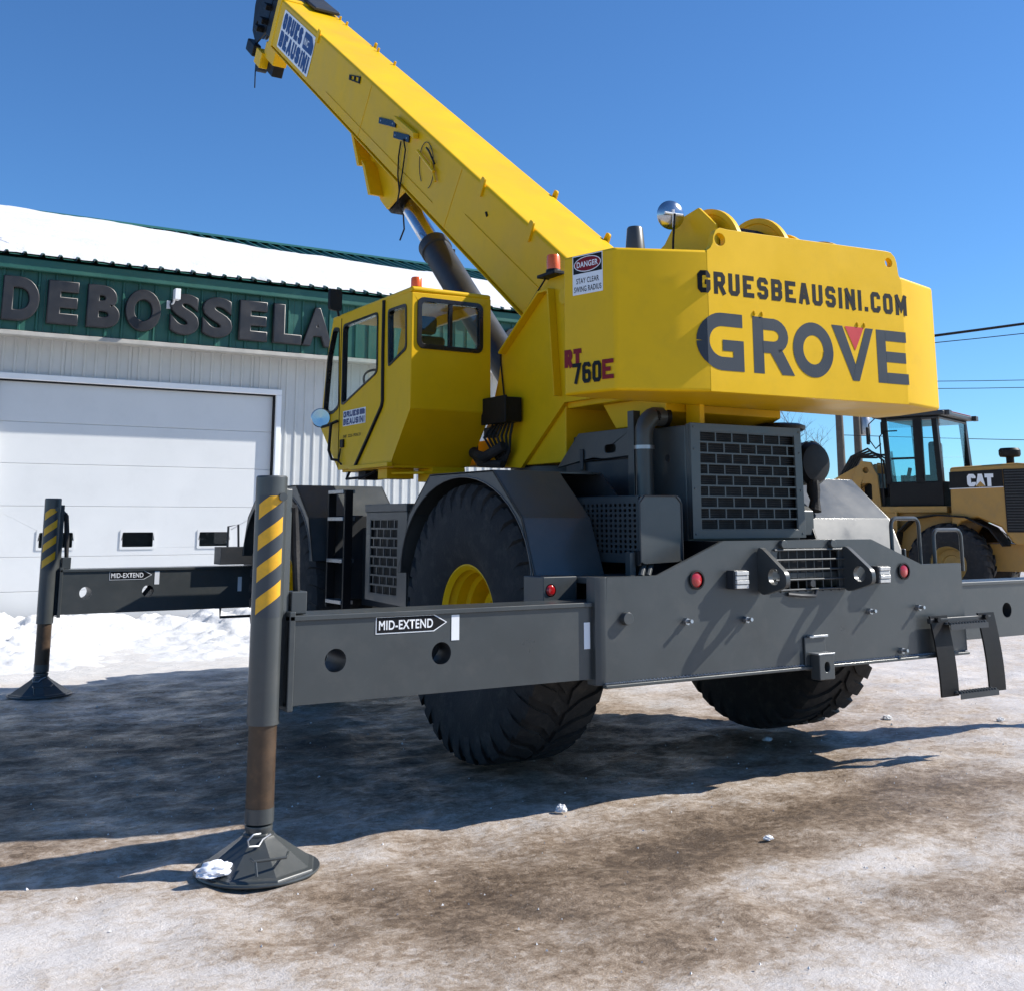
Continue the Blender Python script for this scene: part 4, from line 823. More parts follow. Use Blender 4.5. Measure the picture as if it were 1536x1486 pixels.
C_(bbox(MB(), s_end-.28, s_end+.26, n0-.24, n0-.025, -.34, -.14), 'head_bracket', 'yellow', boom, bevel=.01)
C_(bbox(MB(), s_end+.20, s_end+.52, n0-.42, n0-.20, -.38, -.24), 'head_bracket', 'yellow', boom, bevel=.01)
C_(bbox(MB(), s_end-.10, s_end+.36, n0-.44, n0-.25, -.26, -.10), 'rope_guide', 'black', boom, bevel=.01)
C_(MB().lathe([(.0001, -.07), (.11, -.07), (.11, .07), (.0001, .07)], bp_(s_end+.50, n0-.44, -.25), X, 18), 'guide_roller', 'black', boom, bevel=.006)
C_(bbox(MB(), s_end+.75, s_end+1.15, n0-.40, n0-.22, -.36, -.24), 'anti_block_switch', 'black', boom, bevel=.02)
C_(MB().tube([bp_(s_end+.7, n0-.5, -.28), bp_(s_end+.7, n0-.52, -.28)+Vector((0, 0, -.10)), bp_(s_end+.69, n0-.52, -.28)+Vector((0, 0, -.34))], .009, 6), 'dangling_wire', 'black', boom, bevel=0)
for i, (s_, n_) in enumerate(((s_end+.35, n1-.08), (s_end+.40, n0+.42), (s_end+.45, n0+.2), (s_end+.6, n0+.05))):
    C_(bbox(MB(), s_, s_+.16, n_-.04, n_+.04, -.42, -.30), 'head_fitting', 'black', boom, bevel=.01)
C_(bbox(MB(), s_end-.5, s_end+.30, n1+.022, n1+.075, -.02, .36), 'boom_top_guard', 'dark_grey', boom, bevel=.02)
# fittings along the boom
FX = -hw-.004
bf = lambda u, v_, w_=0: Vector((FX-.0012-w_, 0, 0))+BD*u+BN*v_         # u along the boom towards the tip
for s_, dz in ((3.15, 0), (4.15, 0), (9.35, 0)):
    for sx in (-1, 1):
        C_(MB().plate(rpoly([(s_-.05, n1-.12), (s_+.05, n1-.12), (s_+.03, n1+.055), (s_-.03, n1+.055)], .02, 3), (), ((hw+.001)*sx, 0, 0), BD, BN, X*sx, 0, .02), 'guide_clip', 'yellow', boom, bevel=.004)
for s_ in (10.7, 10.4, 9.07, 8.45): C_(bbox(MB(), s_, s_+.025, n1, n1+.05, .32, .35), 'top_lug', 'yellow', boom, bevel=.006)
def box_at(y, z): v_ = Vector((0, y, z)); return v_.dot(BD), v_.dot(BN)
for q4 in (((4.07, 5.90), (3.65, 5.72), (3.66, 5.65), (4.08, 5.83)), ((3.69, 5.62), (3.31, 5.46), (3.33, 5.385), (3.70, 5.55))):
    nb_ = C_(MB().plate([box_at(*q) for q in q4], (), (FX, 0, 0), BD, BN, -X, 0, .015), 'angle_indicator', 'black_gloss', boom, bevel=.003)
    for t__ in (.12, .85):
        y_, z_ = [q4[0][i]*(1-t__)*.5+q4[1][i]*t__*.5+q4[3][i]*(1-t__)*.5+q4[2][i]*t__*.5 for i in (0, 1)]; a_, b_ = box_at(y_, z_)
        C_(MB().lathe([(.0001, .018), (.010, .017), (.011, .014)], Vector((FX, 0, 0))+BD*a_+BN*b_, -X, 8), 'indicator_bolt', 'steel', nb_, bevel=0)
C_(MB().plate([box_at(3.60, 5.755), box_at(3.12, 5.42), box_at(3.13, 5.36), box_at(3.60, 5.69)], (), (FX, 0, 0), BD, BN, -X, 0, .06), 'sensor_shelf', 'yellow', boom, bevel=.004)
qa, qb, qc, qd = (4.95, 6.71), (4.63, 6.57), (4.65, 6.49), (4.96, 6.65)
C_(MB().plate([box_at(*q) for q in (qa, qb, qc, qd)], [[box_at(qd[0]*(1-u)*(1-v_)+qc[0]*u*(1-v_)+qa[0]*(1-u)*v_+qb[0]*u*v_, qd[1]*(1-u)*(1-v_)+qc[1]*u*(1-v_)+qa[1]*(1-u)*v_+qb[1]*u*v_) for u, v_ in ((u0, .18), (u1, .18), (u1, .82), (u0, .82))] for u0, u1 in ((.16, .46), (.56, .88))], (FX, 0, 0), BD, BN, -X, 0, .01), 'small_bracket', 'decal_black', boom, bevel=0)
ring = [bf(box_at(2.93, 5.03)[0]+.19*math.cos(R(a))+.10*math.sin(R(a)), box_at(2.93, 5.03)[1]+.20*math.sin(R(a)), .004) for a in range(-60, 250, 10)]
C_(MB().tube(ring, .004, 5), 'wire_ring', 'decal_grey', boom, bevel=0)
C_(MB().tube([bf(*box_at(3.08, 5.22), .03), bf(*box_at(2.72, 4.90), .03)], .016, 6).tube([bf(*box_at(2.80, 5.02), .02), bf(*box_at(2.70, 4.80), .02)], .014, 6), 'hose_reel_bracket', 'yellow', boom, bevel=0)
C_(MB().tube([bf(*box_at(2.90, 5.20), .02), bf(*box_at(2.78, 5.12), .05), bf(*box_at(2.72, 4.98), .02)], .010, 6), 'reel_handle', 'black', boom, bevel=0)
wl = [(3.50, 5.45), (3.55, 5.30), (3.56, 5.10), (3.52, 4.92), (3.55, 4.80)]; w2 = [(3.43, 5.45), (3.38, 5.32), (3.44, 5.1), (3.50, 4.92), (3.56, 4.78)]
C_(MB().tube([bf(*box_at(*q), .015) for q in wl], .008, 6).tube([bf(*box_at(*q), .02) for q in w2], .008, 6).tube([bf(*box_at(3.55, 4.79), .01), Vector((-.3, 3.62, 4.70)), Vector((-.2, 3.8, 4.60)), Vector((-.2, 3.9, 4.50))], .009, 6), 'sensor_cable', 'black', boom, bevel=0)
C_(MB().tube([bf(*box_at(1.73, 4.22)), bf(*box_at(1.75, 4.26))], .012, 6), 'small_plug', 'black', boom, bevel=0)
for sa, sb, n_ in ((5.0, 8.6, n0+.13), (2.6, 4.3, n0+.30)): C_(MB().tube([bf(sa, n_, 0), bf(sb, n_, 0)], .0035, 6), 'weld_seam', 'yellow', boom, bevel=0)
for s_ in (4.62, 7.25): C_(bbox(MB(), s_, s_+.006, n0+.02, n1-.04, -hw-.004, -hw+.001), 'weld_seam', 'yellow', boom, bevel=0)
# company panel near the tip: white backing, blue lettering in two rows
bs0, bs1 = 9.40, 10.92; bn0, bn1 = n0+.07, n1-.075
def bl(u, v_, w_=0):   # reading direction runs down the boom
    return Vector((FX-.002-w_, 0, 0))+BD*(bs1-u)+BN*v_
Lb = bs1-bs0
cp = C_(MB().add([bl(*p) for p in rpoly([(0, bn0), (Lb, bn0), (Lb, bn0+.28), (Lb-.02, bn1), (0, bn1)], .03, 3)], [tuple(range(20))]), 'company_panel', 'decal_white', boom, bevel=0, smooth=0)
mb = MB(); word(mb, 'GRUES', .05, .98, bn0+.275, bn1-.03, .075, lambda u, v_, w_: bl(u, v_, .002+w_), gap=.14); C_(mb, 'company_lettering', 'decal_blue', cp, bevel=0, smooth=0)
mb = MB(); word(mb, 'BEAUSINI', .05, Lb-.06, bn0+.03, bn0+.245, .070, lambda u, v_, w_: bl(u, v_, .002+w_), gap=.14); C_(mb, 'company_lettering', 'decal_blue', cp, bevel=0, smooth=0)
C_(MB().add([bl(u, v_, .002) for u, v_ in rpoly([(1.06, bn0+.275), (Lb-.03, bn0+.275), (Lb-.03, bn1-.12), (Lb-.16, bn1-.03), (1.06, bn1-.03)], .02, 3)], [tuple(range(20))]), 'company_badge', 'decal_blue', cp, bevel=0, smooth=0)
fonttext('badge_text', 'INC', 'decal_white', cp, lambda u, v_, w_: bl(u, v_, .004), 1.10, 1.30, bn0+.33, bn0+.42, bold=.02)
# lift cylinder and its bracket
pin = Vector((0, 4.22, 5.08)); base = Vector((0, 1.55, 2.48)); cdir = (base-pin).normalized()
for sx in (-1, 1):
    bk = C_(MB().prism([(5.36, 6.28), (4.92, 5.80), (4.42, 5.07), (4.25, 4.93), (4.06, 4.98), (3.86, 5.02), (3.70, 5.06)], 'x', .17*sx, .20*sx), 'cylinder_bracket', 'yellow', boom, bevel=.004)
    for k, (ya, za) in enumerate(((4.95, 5.87), (4.62, 5.44))):
        C_(MB().prism([(ya, za+.14), (ya-.10, za+.04), (ya-.28, za-.34), (ya-.21, za-.33)], 'x', (.20 if sx > 0 else -.36), (.36 if sx > 0 else -.20)), 'bracket_gusset', 'yellow', boom, bevel=.004)
lift = C_(MB().cyl(pin-cdir*.02, pin+cdir*1.2, .098, n=32), 'lift_cylinder_rod', 'chrome', bevel=0)
C_(MB().lathe([(.16, -.16), (.19, -.12), (.19, .12), (.16, .16)], pin, X, 24), 'cylinder_eye', 'black', lift, bevel=.004)
mid_ = pin+cdir*.98
C_(MB().lathe([(.10, 0), (.150, 0), (.165, .02), (.165, .14), (.15, .15), (.148, 2.75), (.0001, 2.75)], mid_, cdir, 36), 'lift_cylinder_barrel', 'dark_grey', lift, bevel=0)
C_(MB().tube([mid_+cdir*.12+Vector((.15, .06, .05)), mid_+cdir*.3+Vector((.16, .09, .06)), mid_+cdir*2.3+Vector((.16, .09, .06))], .018, 8).box(.12, .2, mid_.y-.12, mid_.y-.02, mid_.z-.12, mid_.z-.05), 'cylinder_pipe', 'black', lift, bevel=0)
# ---------------- cab
cabp = [(1.07, 3.30), (2.62, 3.33), (2.74, 3.0), (2.84, 2.45), (2.84, 2.36), (2.42, 1.98), (1.39, 1.98), (1.05, 2.39)]
w_door = rpoly([(2.385, 3.235), (1.665, 3.235), (1.655, 2.735), (2.34, 2.535), (2.385, 2.545)], .05, 4)
w_rear = rpoly([(1.47, 3.22), (1.14, 3.215), (1.125, 2.86), (1.45, 2.755)], .04, 4)
w_fr = rpoly([(2.60, 3.24), (2.47, 3.22), (2.445, 2.52), (2.58, 2.475), (2.79, 2.50), (2.72, 3.0)], .04, 4)
def mirror_ok(p): return p
cab = C_(MB().prism(cabp, 'x', -1.45, -1.415, [w_door, w_rear, w_fr]), 'cab', 'yellow', bevel=0)
C_(MB().prism(cabp, 'x', -.775, -.74, [rpoly([(2.55, 3.22), (1.2, 3.22), (1.2, 2.8), (2.55, 2.6)], .05, 4)]), 'cab_inner_side', 'yellow', cab, bevel=0)
rw = rrect(-1.395, 2.865, -.825, 3.255, .05)
C_(MB().plate([(-1.449, 2.39), (-.741, 2.39), (-.741, 3.31), (-1.449, 3.295)], [rw], (0, 1.05, 0), X, Z, Y, 0, .03), 'cab_rear_wall', 'yellow', cab, bevel=.006)
lo = Vector((0, 1.39-1.05, 1.98-2.39)); lon = lo.normalized()
C_(MB().add([(-1.448, 1.05, 2.389), (-.742, 1.05, 2.389), (-.742, 1.39, 1.98), (-1.448, 1.39, 1.98), (-1.448, 1.08, 2.40), (-.742, 1.08, 2.40), (-.742, 1.42, 2.0), (-1.448, 1.42, 2.0)], [(0, 1, 2, 3), (7, 6, 5, 4), (0, 4, 5, 1), (1, 5, 6, 2), (2, 6, 7, 3), (3, 7, 4, 0)]), 'cab_sloped_panel', 'yellow', cab, bevel=.004)
C_(MB().box(-1.452, -.738, 1.048, 2.64, 3.30, 3.345), 'cab_roof', 'yellow', cab, bevel=.02)
C_(MB().box(-1.415, -.775, 1.40, 2.42, 1.96, 2.0), 'cab_floor', 'yellow', cab)
C_(MB().prism([(2.84, 2.45), (2.84, 2.36), (2.42, 1.98), (2.40, 2.01), (2.80, 2.38), (2.80, 2.44)], 'x', -1.414, -.776), 'cab_nose', 'yellow', cab, bevel=0)
def pane(name, pts, x0, mat='glass'): C_(MB().prism(pts, 'x', x0, x0+.005), name, mat, cab, bevel=0)
def gasket(name, pts, x0, x1, r_=.016):
    c0 = Vector((sum(p[0] for p in pts)/len(pts), sum(p[1] for p in pts)/len(pts)))
    inn = [tuple(Vector(p)+(c0-Vector(p)).normalized()*.022) for p in pts]; out = [tuple(Vector(p)-(c0-Vector(p)).normalized()*.006) for p in pts]
    C_(MB().prism(out, 'x', x0, x1, [inn]), name, 'black_gloss', cab, bevel=0)
for nm, pts in (('door_window', w_door), ('rear_side_window', w_rear), ('front_side_window', w_fr)):
    pane(nm, pts, -1.432); gasket('window_gasket', pts, -1.456, -1.412)
pane('inner_window', rpoly([(2.55, 3.22), (1.2, 3.22), (1.2, 2.8), (2.55, 2.6)], .05, 4), -.76)
C_(MB().prism(rw, 'y', 1.062, 1.067), 'rear_window', 'glass_dark', cab, bevel=0)
rin = rrect(-1.365, 2.893, -.855, 3.227, .035); rout = rrect(-1.402, 2.858, -.818, 3.262, .055)
C_(MB().prism(rout, 'y', 1.038, 1.075, [rin]).box(-1.125, -1.095, 1.04, 1.073, 2.892, 3.228), 'rear_window_frame', 'black_gloss', cab, bevel=.004)
C_(MB().prism([(2.62, 3.32), (2.745, 3.0), (2.845, 2.45), (2.83, 2.45), (2.73, 3.0), (2.605, 3.32)], 'x', -1.41, -.78), 'windscreen', 'glass', cab, bevel=0)
C_(MB().tube([(-1.456, 1.545, 3.31), (-1.456, 1.545, 2.90), (-1.456, 1.535, 2.49), (-1.456, 1.55, 2.45), (-1.456, 1.80, 2.22), (-1.456, 2.06, 1.985)], .016, 6), 'door_seal', 'black', cab, bevel=0)
C_(MB().box(-1.454, -1.4505, 2.425, 2.432, 2.0, 3.3), 'door_edge', 'decal_black', cab, bevel=0)
C_(MB().box(-1.49, -1.44, 1.36, 2.1, 1.965, 2.0), 'door_rail', 'yellow', cab)
C_(MB().box(-1.468, -1.451, 2.30, 2.37, 2.165, 2.235).tube([(-1.465, 2.35, 2.16), (-1.475, 2.36, 2.05), (-1.46, 2.33, 2.02)], .009, 6), 'door_handle', 'black', cab, bevel=.004)
C_(MB().tube([(-1.46, 2.44, 2.40), (-1.50, 2.49, 2.38), (-1.51, 2.50, 2.15), (-1.50, 2.45, 2.07), (-1.46, 2.40, 2.06)], .013, 8), 'grab_handle', 'black', cab, bevel=0)
sp = C_(MB().lathe([(.0001, .05), (.06, .04), (.082, .01), (.085, -.01), (.078, -.015), (.0001, -.012)], (-1.53, 2.66, 2.44), Vector((.3, 1, 0)), 28), 'cab_convex_mirror', 'chrome', cab, bevel=0)
C_(MB().tube([(-1.52, 2.66, 2.36), (-1.50, 2.55, 2.37), (-1.46, 2.46, 2.40)], .012, 6), 'mirror_arm', 'black', cab, bevel=0)
C_(MB().plate(rrect(-.07, -.10, .07, .09, .03), (), (-1.50, 2.45, 3.47), Vector((.85, .3, 0)).normalized(), Z, Vector((-.3, .85, 0)).normalized(), 0, .03).tube([(-1.48, 2.46, 3.38), (-1.46, 2.48, 3.33)], .012, 6), 'side_mirror', 'black', cab, bevel=.01)
bc = C_(MB().lathe([(.075, 0), (.075, .015), (.05, .02), (.05, .055), (.0001, .06)], (-1.19, 1.50, 3.385), Z, 20).box(-1.28, -1.10, 1.42, 1.60, 3.366, 3.388), 'cab_beacon', 'yellow', cab, bevel=0)
C_(MB().lathe([(.046, 0), (.044, .07), (.038, .08), (.0001, .084)], (-1.19, 1.50, 3.443), Z, 24), 'cab_beacon_lens', 'amber_lens', cab, bevel=0)
C_(MB().tube([(-1.40, 2.28, 1.97), (-1.44, 2.26, 1.90), (-1.44, 1.95, 1.90), (-1.40, 1.80, 1.94), (-1.38, 1.78, 1.97)], .012, 6).box(-1.36, -1.2, 2.05, 2.2, 1.89, 1.96), 'cab_step', 'black', cab, bevel=0)
C_(MB().box(-1.40, -1.16, 1.55, 1.72, 1.88, 1.96).tube([(-1.38, 1.5, 1.92), (-1.2, 1.3, 1.92), (-.9, 1.3, 1.93)], .012, 6).box(-1.1, -.8, 1.35, 1.6, 1.86, 1.965), 'cab_mount', 'yellow', cab, bevel=.005)
seat = C_(MB().box(-1.30, -.92, 1.55, 1.98, 2.45, 2.58).prism([(1.52, 2.52), (1.62, 2.55), (1.52, 3.05), (1.43, 3.03)], 'x', -1.28, -.94).prism([(1.42, 3.05), (1.51, 3.05), (1.48, 3.2), (1.40, 3.19)], 'x', -1.19, -1.03).box(-1.2, -1.0, 1.65, 1.9, 2.0, 2.45), 'operator_seat', 'seat_fabric', cab, bevel=.03)
C_(MB().tube([(-1.1, 2.62, 2.0), (-1.1, 2.5, 2.55), (-1.1, 2.36, 2.72)], .03, 8).lathe([(.155, -.012), (.172, -.012), (.172, .012), (.155, .012)], (-1.1, 2.34, 2.74), Vector((0, -.8, .6)), 28, closed=True).box(-1.3, -.9, 2.55, 2.72, 2.3, 2.6), 'steering_column', 'black', cab, bevel=.006)
C_(MB().box(-.9, -.79, 1.5, 2.3, 2.0, 2.66).box(-1.40, -1.33, 1.6, 2.2, 2.0, 2.5), 'cab_console', 'black', cab, bevel=.02)
cf = lambda u, v_, w_=0: Vector((-1.4525-w_, 2.36-u, v_))
dp = C_(MB().add([cf(*p) for p in ((0.02, 2.345), (.49, 2.345), (.49, 2.475), (.02, 2.475))], [(0, 1, 2, 3)]), 'door_decal', 'decal_white', cab, bevel=0, smooth=0)
mb = MB(); word(mb, 'GRUES', .03, .36, 2.418, 2.468, .016, lambda u, v_, w_: cf(u, v_, .001+w_), gap=.14); word(mb, 'BEAUSINI', .03, .475, 2.353, 2.406, .016, lambda u, v_, w_: cf(u, v_, .001+w_), gap=.14); mb.add([cf(u, v_, .001) for u, v_ in ((.37, 2.42), (.475, 2.42), (.475, 2.455), (.45, 2.466), (.37, 2.466))], [tuple(range(5))])
C_(mb, 'door_lettering', 'decal_blue', dp, bevel=0, smooth=0)
fonttext('phone_text', 'INF. 222-1926.21', 'decal_black', dp, cf, .03, .40, 2.245, 2.27, bold=.01)

# ================================================================== WHEEL LOADER beyond the crane
ld = empty('wheel_loader', 'dull yellow wheel loader with black cab parked beyond the crane bumper', 'loader', (12.657, 7.147, 0), math.atan2(.34, .94))
def L_(mb, name, mat, parent=ld, bevel=.01, **k): return mb.obj(name, mat, parent, bevel, **k)
def loader_wheel(r_, wd):
    h = wd/2
    rim = L_(MB().lathe([(.0001, .05), (.16, .05), (.18, .0), (.27, .02), (.30, -.12), (.34, -.16), (.355, -.20), (.33, -.21)][::-1], (0, 0, 0), X, 36, cap=False), 'loader_wheel', 'tan_rim', bevel=0)
    t = MB().lathe([(.335, -h+.05), (.42, -h), (.6, -h-.01), (.70, -h+.04), (.72, -h+.1), (.725, 0), (.72, h-.1), (.70, h-.04), (.6, h), (.42, h), (.335, h-.05)], (0, 0, 0), X, 56, closed=True)
    for sd_ in (-1, 1):
        for i in range(22):
            a0 = 2*math.pi*(i+.25*sd_)/22; vs = []
            for r2, x_, da in ((.66, h+.0, 0), (.745, h-.05, .03), (.765, h-.14, .07), (.765, .01, .17)):
                for k in (-1, 1):
                    for rr in (r2, r2-.06): a = a0+da+k*.07; vs.append((x_*sd_, rr*math.cos(a), rr*math.sin(a)))
            fs = []
            for j in range(3): o = j*4; fs += [(o, o+2, o+6, o+4), (o, o+4, o+5, o+1), (o+2, o+3, o+7, o+6)]
            fs += [(0, 1, 3, 2), (12, 14, 15, 13)]; t.add(vs, fs)
    L_(t, 'loader_tyre', 'rubber', rim, bevel=0, smooth=30); return rim
lw = loader_wheel(.765, .52); lw.location = (.26, 0, .765)
dup(lw, ld, (.26, 2.75, .765)); dup(lw, ld, (1.95, 0, .765), math.pi); dup(lw, ld, (1.95, 2.75, .765), math.pi)
hd = L_(MB().prism([(-.06, 1.25), (-.10, 2.55), (-1.3, 2.60), (-2.25, 2.5), (-2.32, 1.5), (-2.1, 1.15), (-1.15, 1.15), (-.95, 1.45), (-.55, 1.62), (-.25, 1.55)], 'x', .16, 1.98), 'loader_hood', 'cat_yellow', bevel=.05)
L_(MB().prism([(-.09, 2.16), (-1.05, 2.18), (-1.05, 2.49), (-.10, 2.46)], 'x', .146, .158), 'hood_stripe', 'black', hd, bevel=0)
L_(MB().prism([(-.09, 2.145), (-1.05, 2.165), (-1.05, 2.178), (-.09, 2.158)], 'x', .144, .157), 'stripe_line', 'decal_white', hd, bevel=0)
L_(MB().prism([(-1.06, 1.36), (-2.0, 1.36), (-2.0, 2.49), (-1.06, 2.49)], 'x', .146, .158), 'engine_grille', 'black', hd, bevel=0)
gs_ = MB()
for i in range(22): z = 1.40+i*.05; gs_.box(.138, .146, -1.98, -1.08, z, z+.018)
L_(gs_, 'grille_slats', 'dark_grey', hd, bevel=0)
lf = lambda u, v_, w_=0: Vector((.141-w_, -.42-u, v_))
mb = MB(); word(mb, 'CAT', 0, .47, 2.185, 2.415, .07, lf, gap=.02); L_(mb, 'hood_lettering', 'decal_white', hd, bevel=0, smooth=0)
L_(MB().add([lf(u, v_, .004) for u, v_ in ((.145, 2.183), (.325, 2.183), (.235, 2.28))], [(0, 1, 2)]), 'hood_triangle', 'cat_yellow', hd, bevel=0, smooth=0)
L_(MB().shell([(.98, .95), (.90, 1.35), (.62, 1.60), (.2, 1.66), (-.35, 1.62), (-.75, 1.42), (-.98, 1.1)], 'x', .05, .70, .03), 'rear_fender', 'black', bevel=.01)
L_(MB().box(.2, 1.9, .0, 1.25, 1.72, 1.84).box(.35, 1.8, -.1, 1.1, 1.0, 1.72).box(.20, .5, .95, 1.2, .6, 1.72), 'cab_platform', 'cat_yellow')
L_(MB().box(.55, 1.65, -1.9, 3.4, .65, 1.15), 'loader_frame', 'cat_yellow')
# cab: pillars, glass, roof, seat
cb0, cb1, cs0, cs1, cz_, ct_ = .08, 1.12, .33, 2.12, 1.86, 3.56
lc = L_(MB().box(cs0, cs1, cb0, cb1, cz_-.02, cz_+.45), 'loader_cab', 'black', bevel=.02)
for (x_, y_, x2, y2, dx, dy) in ((cs0, cb1-.06, cs0, cb1+.0, .09, .09), (cs1-.09, cb1-.06, cs1-.09, cb1, .09, .09), (cs0, .42, cs0, .42, .07, .17), (cs0, cb0, cs0+.02, cb0+.06, .13, .10), (cs1-.13, cb0-.06, cs1-.13, cb0+.02, .16, .12)):
    L_(MB().add([(x_+a*dx, y_+b_*dy, cz_+.40) for a in (0, 1) for b_ in (0, 1)]+[(x2+a*dx, y2+b_*dy, ct_) for a in (0, 1) for b_ in (0, 1)], [(0, 1, 3, 2), (4, 6, 7, 5), (0, 4, 5, 1), (2, 3, 7, 6), (0, 2, 6, 4), (1, 5, 7, 3)]), 'cab_pillar', 'black', lc, bevel=.008)
L_(MB().box(cs0+.02, cs0+.028, .55, cb1-.05, cz_+.43, ct_-.08), 'cab_door_glass', 'glass_blue', lc, bevel=0)
L_(MB().box(cs0+.02, cs0+.028, .18, .44, cz_+.43, ct_-.08), 'cab_side_glass', 'glass_blue', lc, bevel=0)
L_(MB().box(cs0+.12, cs1-.1, cb0+.02, cb0+.028, cz_+.70, ct_-.04), 'cab_rear_glass', 'glass', lc, bevel=0)
L_(MB().box(cs0+.1, cs1-.1, cb1+.0, cb1+.008, cz_+.43, ct_-.05), 'cab_front_glass', 'glass_blue', lc, bevel=0)
L_(MB().box(cs0, cs1, cb0, cb1, ct_-.06, ct_-.005).box(cs0-.08, cs1+.05, cb0-.12, cb1+.25, ct_, ct_+.09), 'cab_roof', 'dark_grey', lc, bevel=.03)
L_(MB().box(cs0+.1, cs1-.05, cb0-.10, cb1+.1, ct_+.092, ct_+.11), 'roof_top', 'decal_maroon', lc, bevel=.01)
for x_ in (cs0+.02, cs1-.06): L_(MB().box(x_, x_+.16, cb0-.20, cb0-.10, ct_+.0, ct_+.10), 'roof_light', 'dark_grey', lc)
L_(MB().box(cs0+.002, cs0+.05, .5, 1.05, cz_+.88, cz_+.92).box(cs0-.02, cs0, .45, .52, cz_+.5, cz_+.6), 'door_bar', 'black', lc, bevel=0)
L_(MB().box(.85, 1.35, .35, .5, 2.35, 3.10).box(.85, 1.35, .35, .85, 2.3, 2.45), 'loader_seat', 'seat_fabric', lc, bevel=.05)
L_(MB().tube([(.95, 1.0, 2.2), (.95, .9, 2.6)], .04).box(.8, 1.5, .95, 1.05, 2.2, 2.45), 'loader_dash', 'black', lc)
for y_, z_ in ((1.20, 3.52),):
    L_(MB().tube([(cs0, 1.15, 3.55), (cs0-.2, 1.25, 3.55), (cs0-.42, 1.3, 3.42), (cs0-.40, 1.3, 3.1), (cs0-.25, 1.25, 2.95), (cs0-.1, 1.2, 3.05)], .013, 6), 'mirror_bracket', 'black', lc, bevel=0)
    L_(MB().box(cs0-.53, cs0-.43, 1.28, 1.33, 3.02, 3.36), 'loader_mirror', 'black', lc, bevel=.02)
L_(MB().box(cs0+.05, cs0+.18, 1.2, 1.25, 3.25, 3.5), 'loader_mirror', 'black', lc, bevel=.02)
L_(MB().tube([(cs0-.02, 1.22, 1.9), (cs0-.04, 1.24, 3.2), (cs0-.02, 1.15, 3.3), (cs0, .9, 3.3)], .014, 6), 'hand_rail', 'black', lc, bevel=0)
# pre-cleaner
L_(MB().lathe([(.07, 0), (.07, .17), (.17, .18), (.19, .22), (.19, .30), (.16, .34), (.0001, .35)], (.55, -1.1, 2.55), Z, 24), 'pre_cleaner', 'black', bevel=0)
# steps, front frame and lift arms with hoses
L_(MB().box(.12, .42, .95, 1.25, .55, .60).box(.12, .42, .95, 1.25, .95, 1.0).box(.12, .16, .93, .96, .5, 1.75).box(.12, .16, 1.24, 1.27, .5, 1.75).box(.12, .42, .95, 1.25, 1.35, 1.4), 'access_steps', 'cat_yellow')
tw = L_(MB().prism([(1.30, .8), (1.42, 2.45), (1.55, 2.72), (1.75, 2.75), (1.88, 2.55), (2.2, 1.5), (2.6, .8)], 'x', .55, .62, [circle(1.66, 2.56, .06, 16), rrect(1.55, 1.95, 1.78, 2.3, .05)]), 'loader_tower', 'cat_yellow')
L_(MB().prism([(1.30, .8), (1.42, 2.45), (1.55, 2.72), (1.75, 2.75), (1.88, 2.55), (2.2, 1.5), (2.6, .8)], 'x', 1.45, 1.52), 'tower_plate', 'cat_yellow', tw)
for x_ in (.66, 1.30): L_(MB().prism([(1.5, 2.66), (1.75, 2.72), (2.9, 2.15), (4.2, .75), (4.1, .5), (3.9, .55), (2.7, 1.75), (1.5, 2.4)], 'x', x_, x_+.12), 'lift_arm', 'cat_yellow', tw)
for i in range(5): L_(MB().tube([(.75+.12*i, 1.28, 2.05), (.73+.12*i, 1.35, 2.75+.05*i), (.70+.12*i, 1.65, 3.0-.04*i), (.7+.12*i, 2.0, 2.85), (.7+.12*i, 2.3, 2.4)], .022, 6), 'arm_hose', 'rubber', tw, bevel=0)
L_(MB().box(.60, 1.45, 1.32, 1.5, 1.5, 2.2).box(.8, 1.2, 1.5, 1.8, 2.0, 2.5), 'valve_block', 'black', tw)
L_(MB().prism([(4.0, .1), (5.1, .05), (5.15, .12), (4.25, .35), (4.1, .9), (4.4, 1.35), (4.3, 1.4), (3.95, 1.0)], 'x', -.25, 2.45), 'bucket', 'dark_grey')

# ================================================================== poles, lines, bare trees
def pole(x, y, h, label, arm=True):
    p = MB().cyl((0, 0, -.3), (0, 0, h), .19, .13, n=12).obj('utility_pole', 'pole_wood', None, 0, (x, y, 0)); tag(p, label, 'pole', 'utility poles beyond the building')
    if arm:
        MB().box(-1.1, 1.1, -.06, .06, h-.6, h-.48).obj('cross_arm', 'pole_wood', p, .01)
        for k in (-1, -.5, .5, 1): MB().lathe([(.03, 0), (.06, .03), (.05, .12), (.0001, .14)], (k, 0, h-.48), Z, 10).obj('insulator', 'steel', p, 0)
    return p
p1 = pole(29.65, 24.85, 8.8, 'thick wooden utility pole with cross arm beyond the workshop corner')
p2 = pole(31.3, 25.4, 8.2, 'thinner utility pole carrying a grey transformer can', False)
MB().lathe([(.0001, 0), (.25, .02), (.27, .1), (.27, .8), (.2, .9), (.0001, .92)], (.42, 0, 5.1), Z, 18).obj('transformer', 'steel', p2, 0)
MB().box(.1, .3, -.05, .05, 5.4, 5.5).obj('transformer_bracket', 'steel', p2, 0)
def wire(a, b_, sag, r_, label, name='power_line'):
    a, b_ = Vector(a), Vector(b_); P = [a.lerp(b_, i/16)-Z*sag*4*(i/16)*(1-i/16) for i in range(17)]
    tag(MB().tube(P, r_, 6).obj(name, 'black', None, 0), label, 'cable', 'overhead lines beside the loader')
wire((29.65, 24.85, 8.55), (55, 7.6, 13.0), .2, .055, 'thick twisted overhead cable leaving the counterweight towards the frame edge')
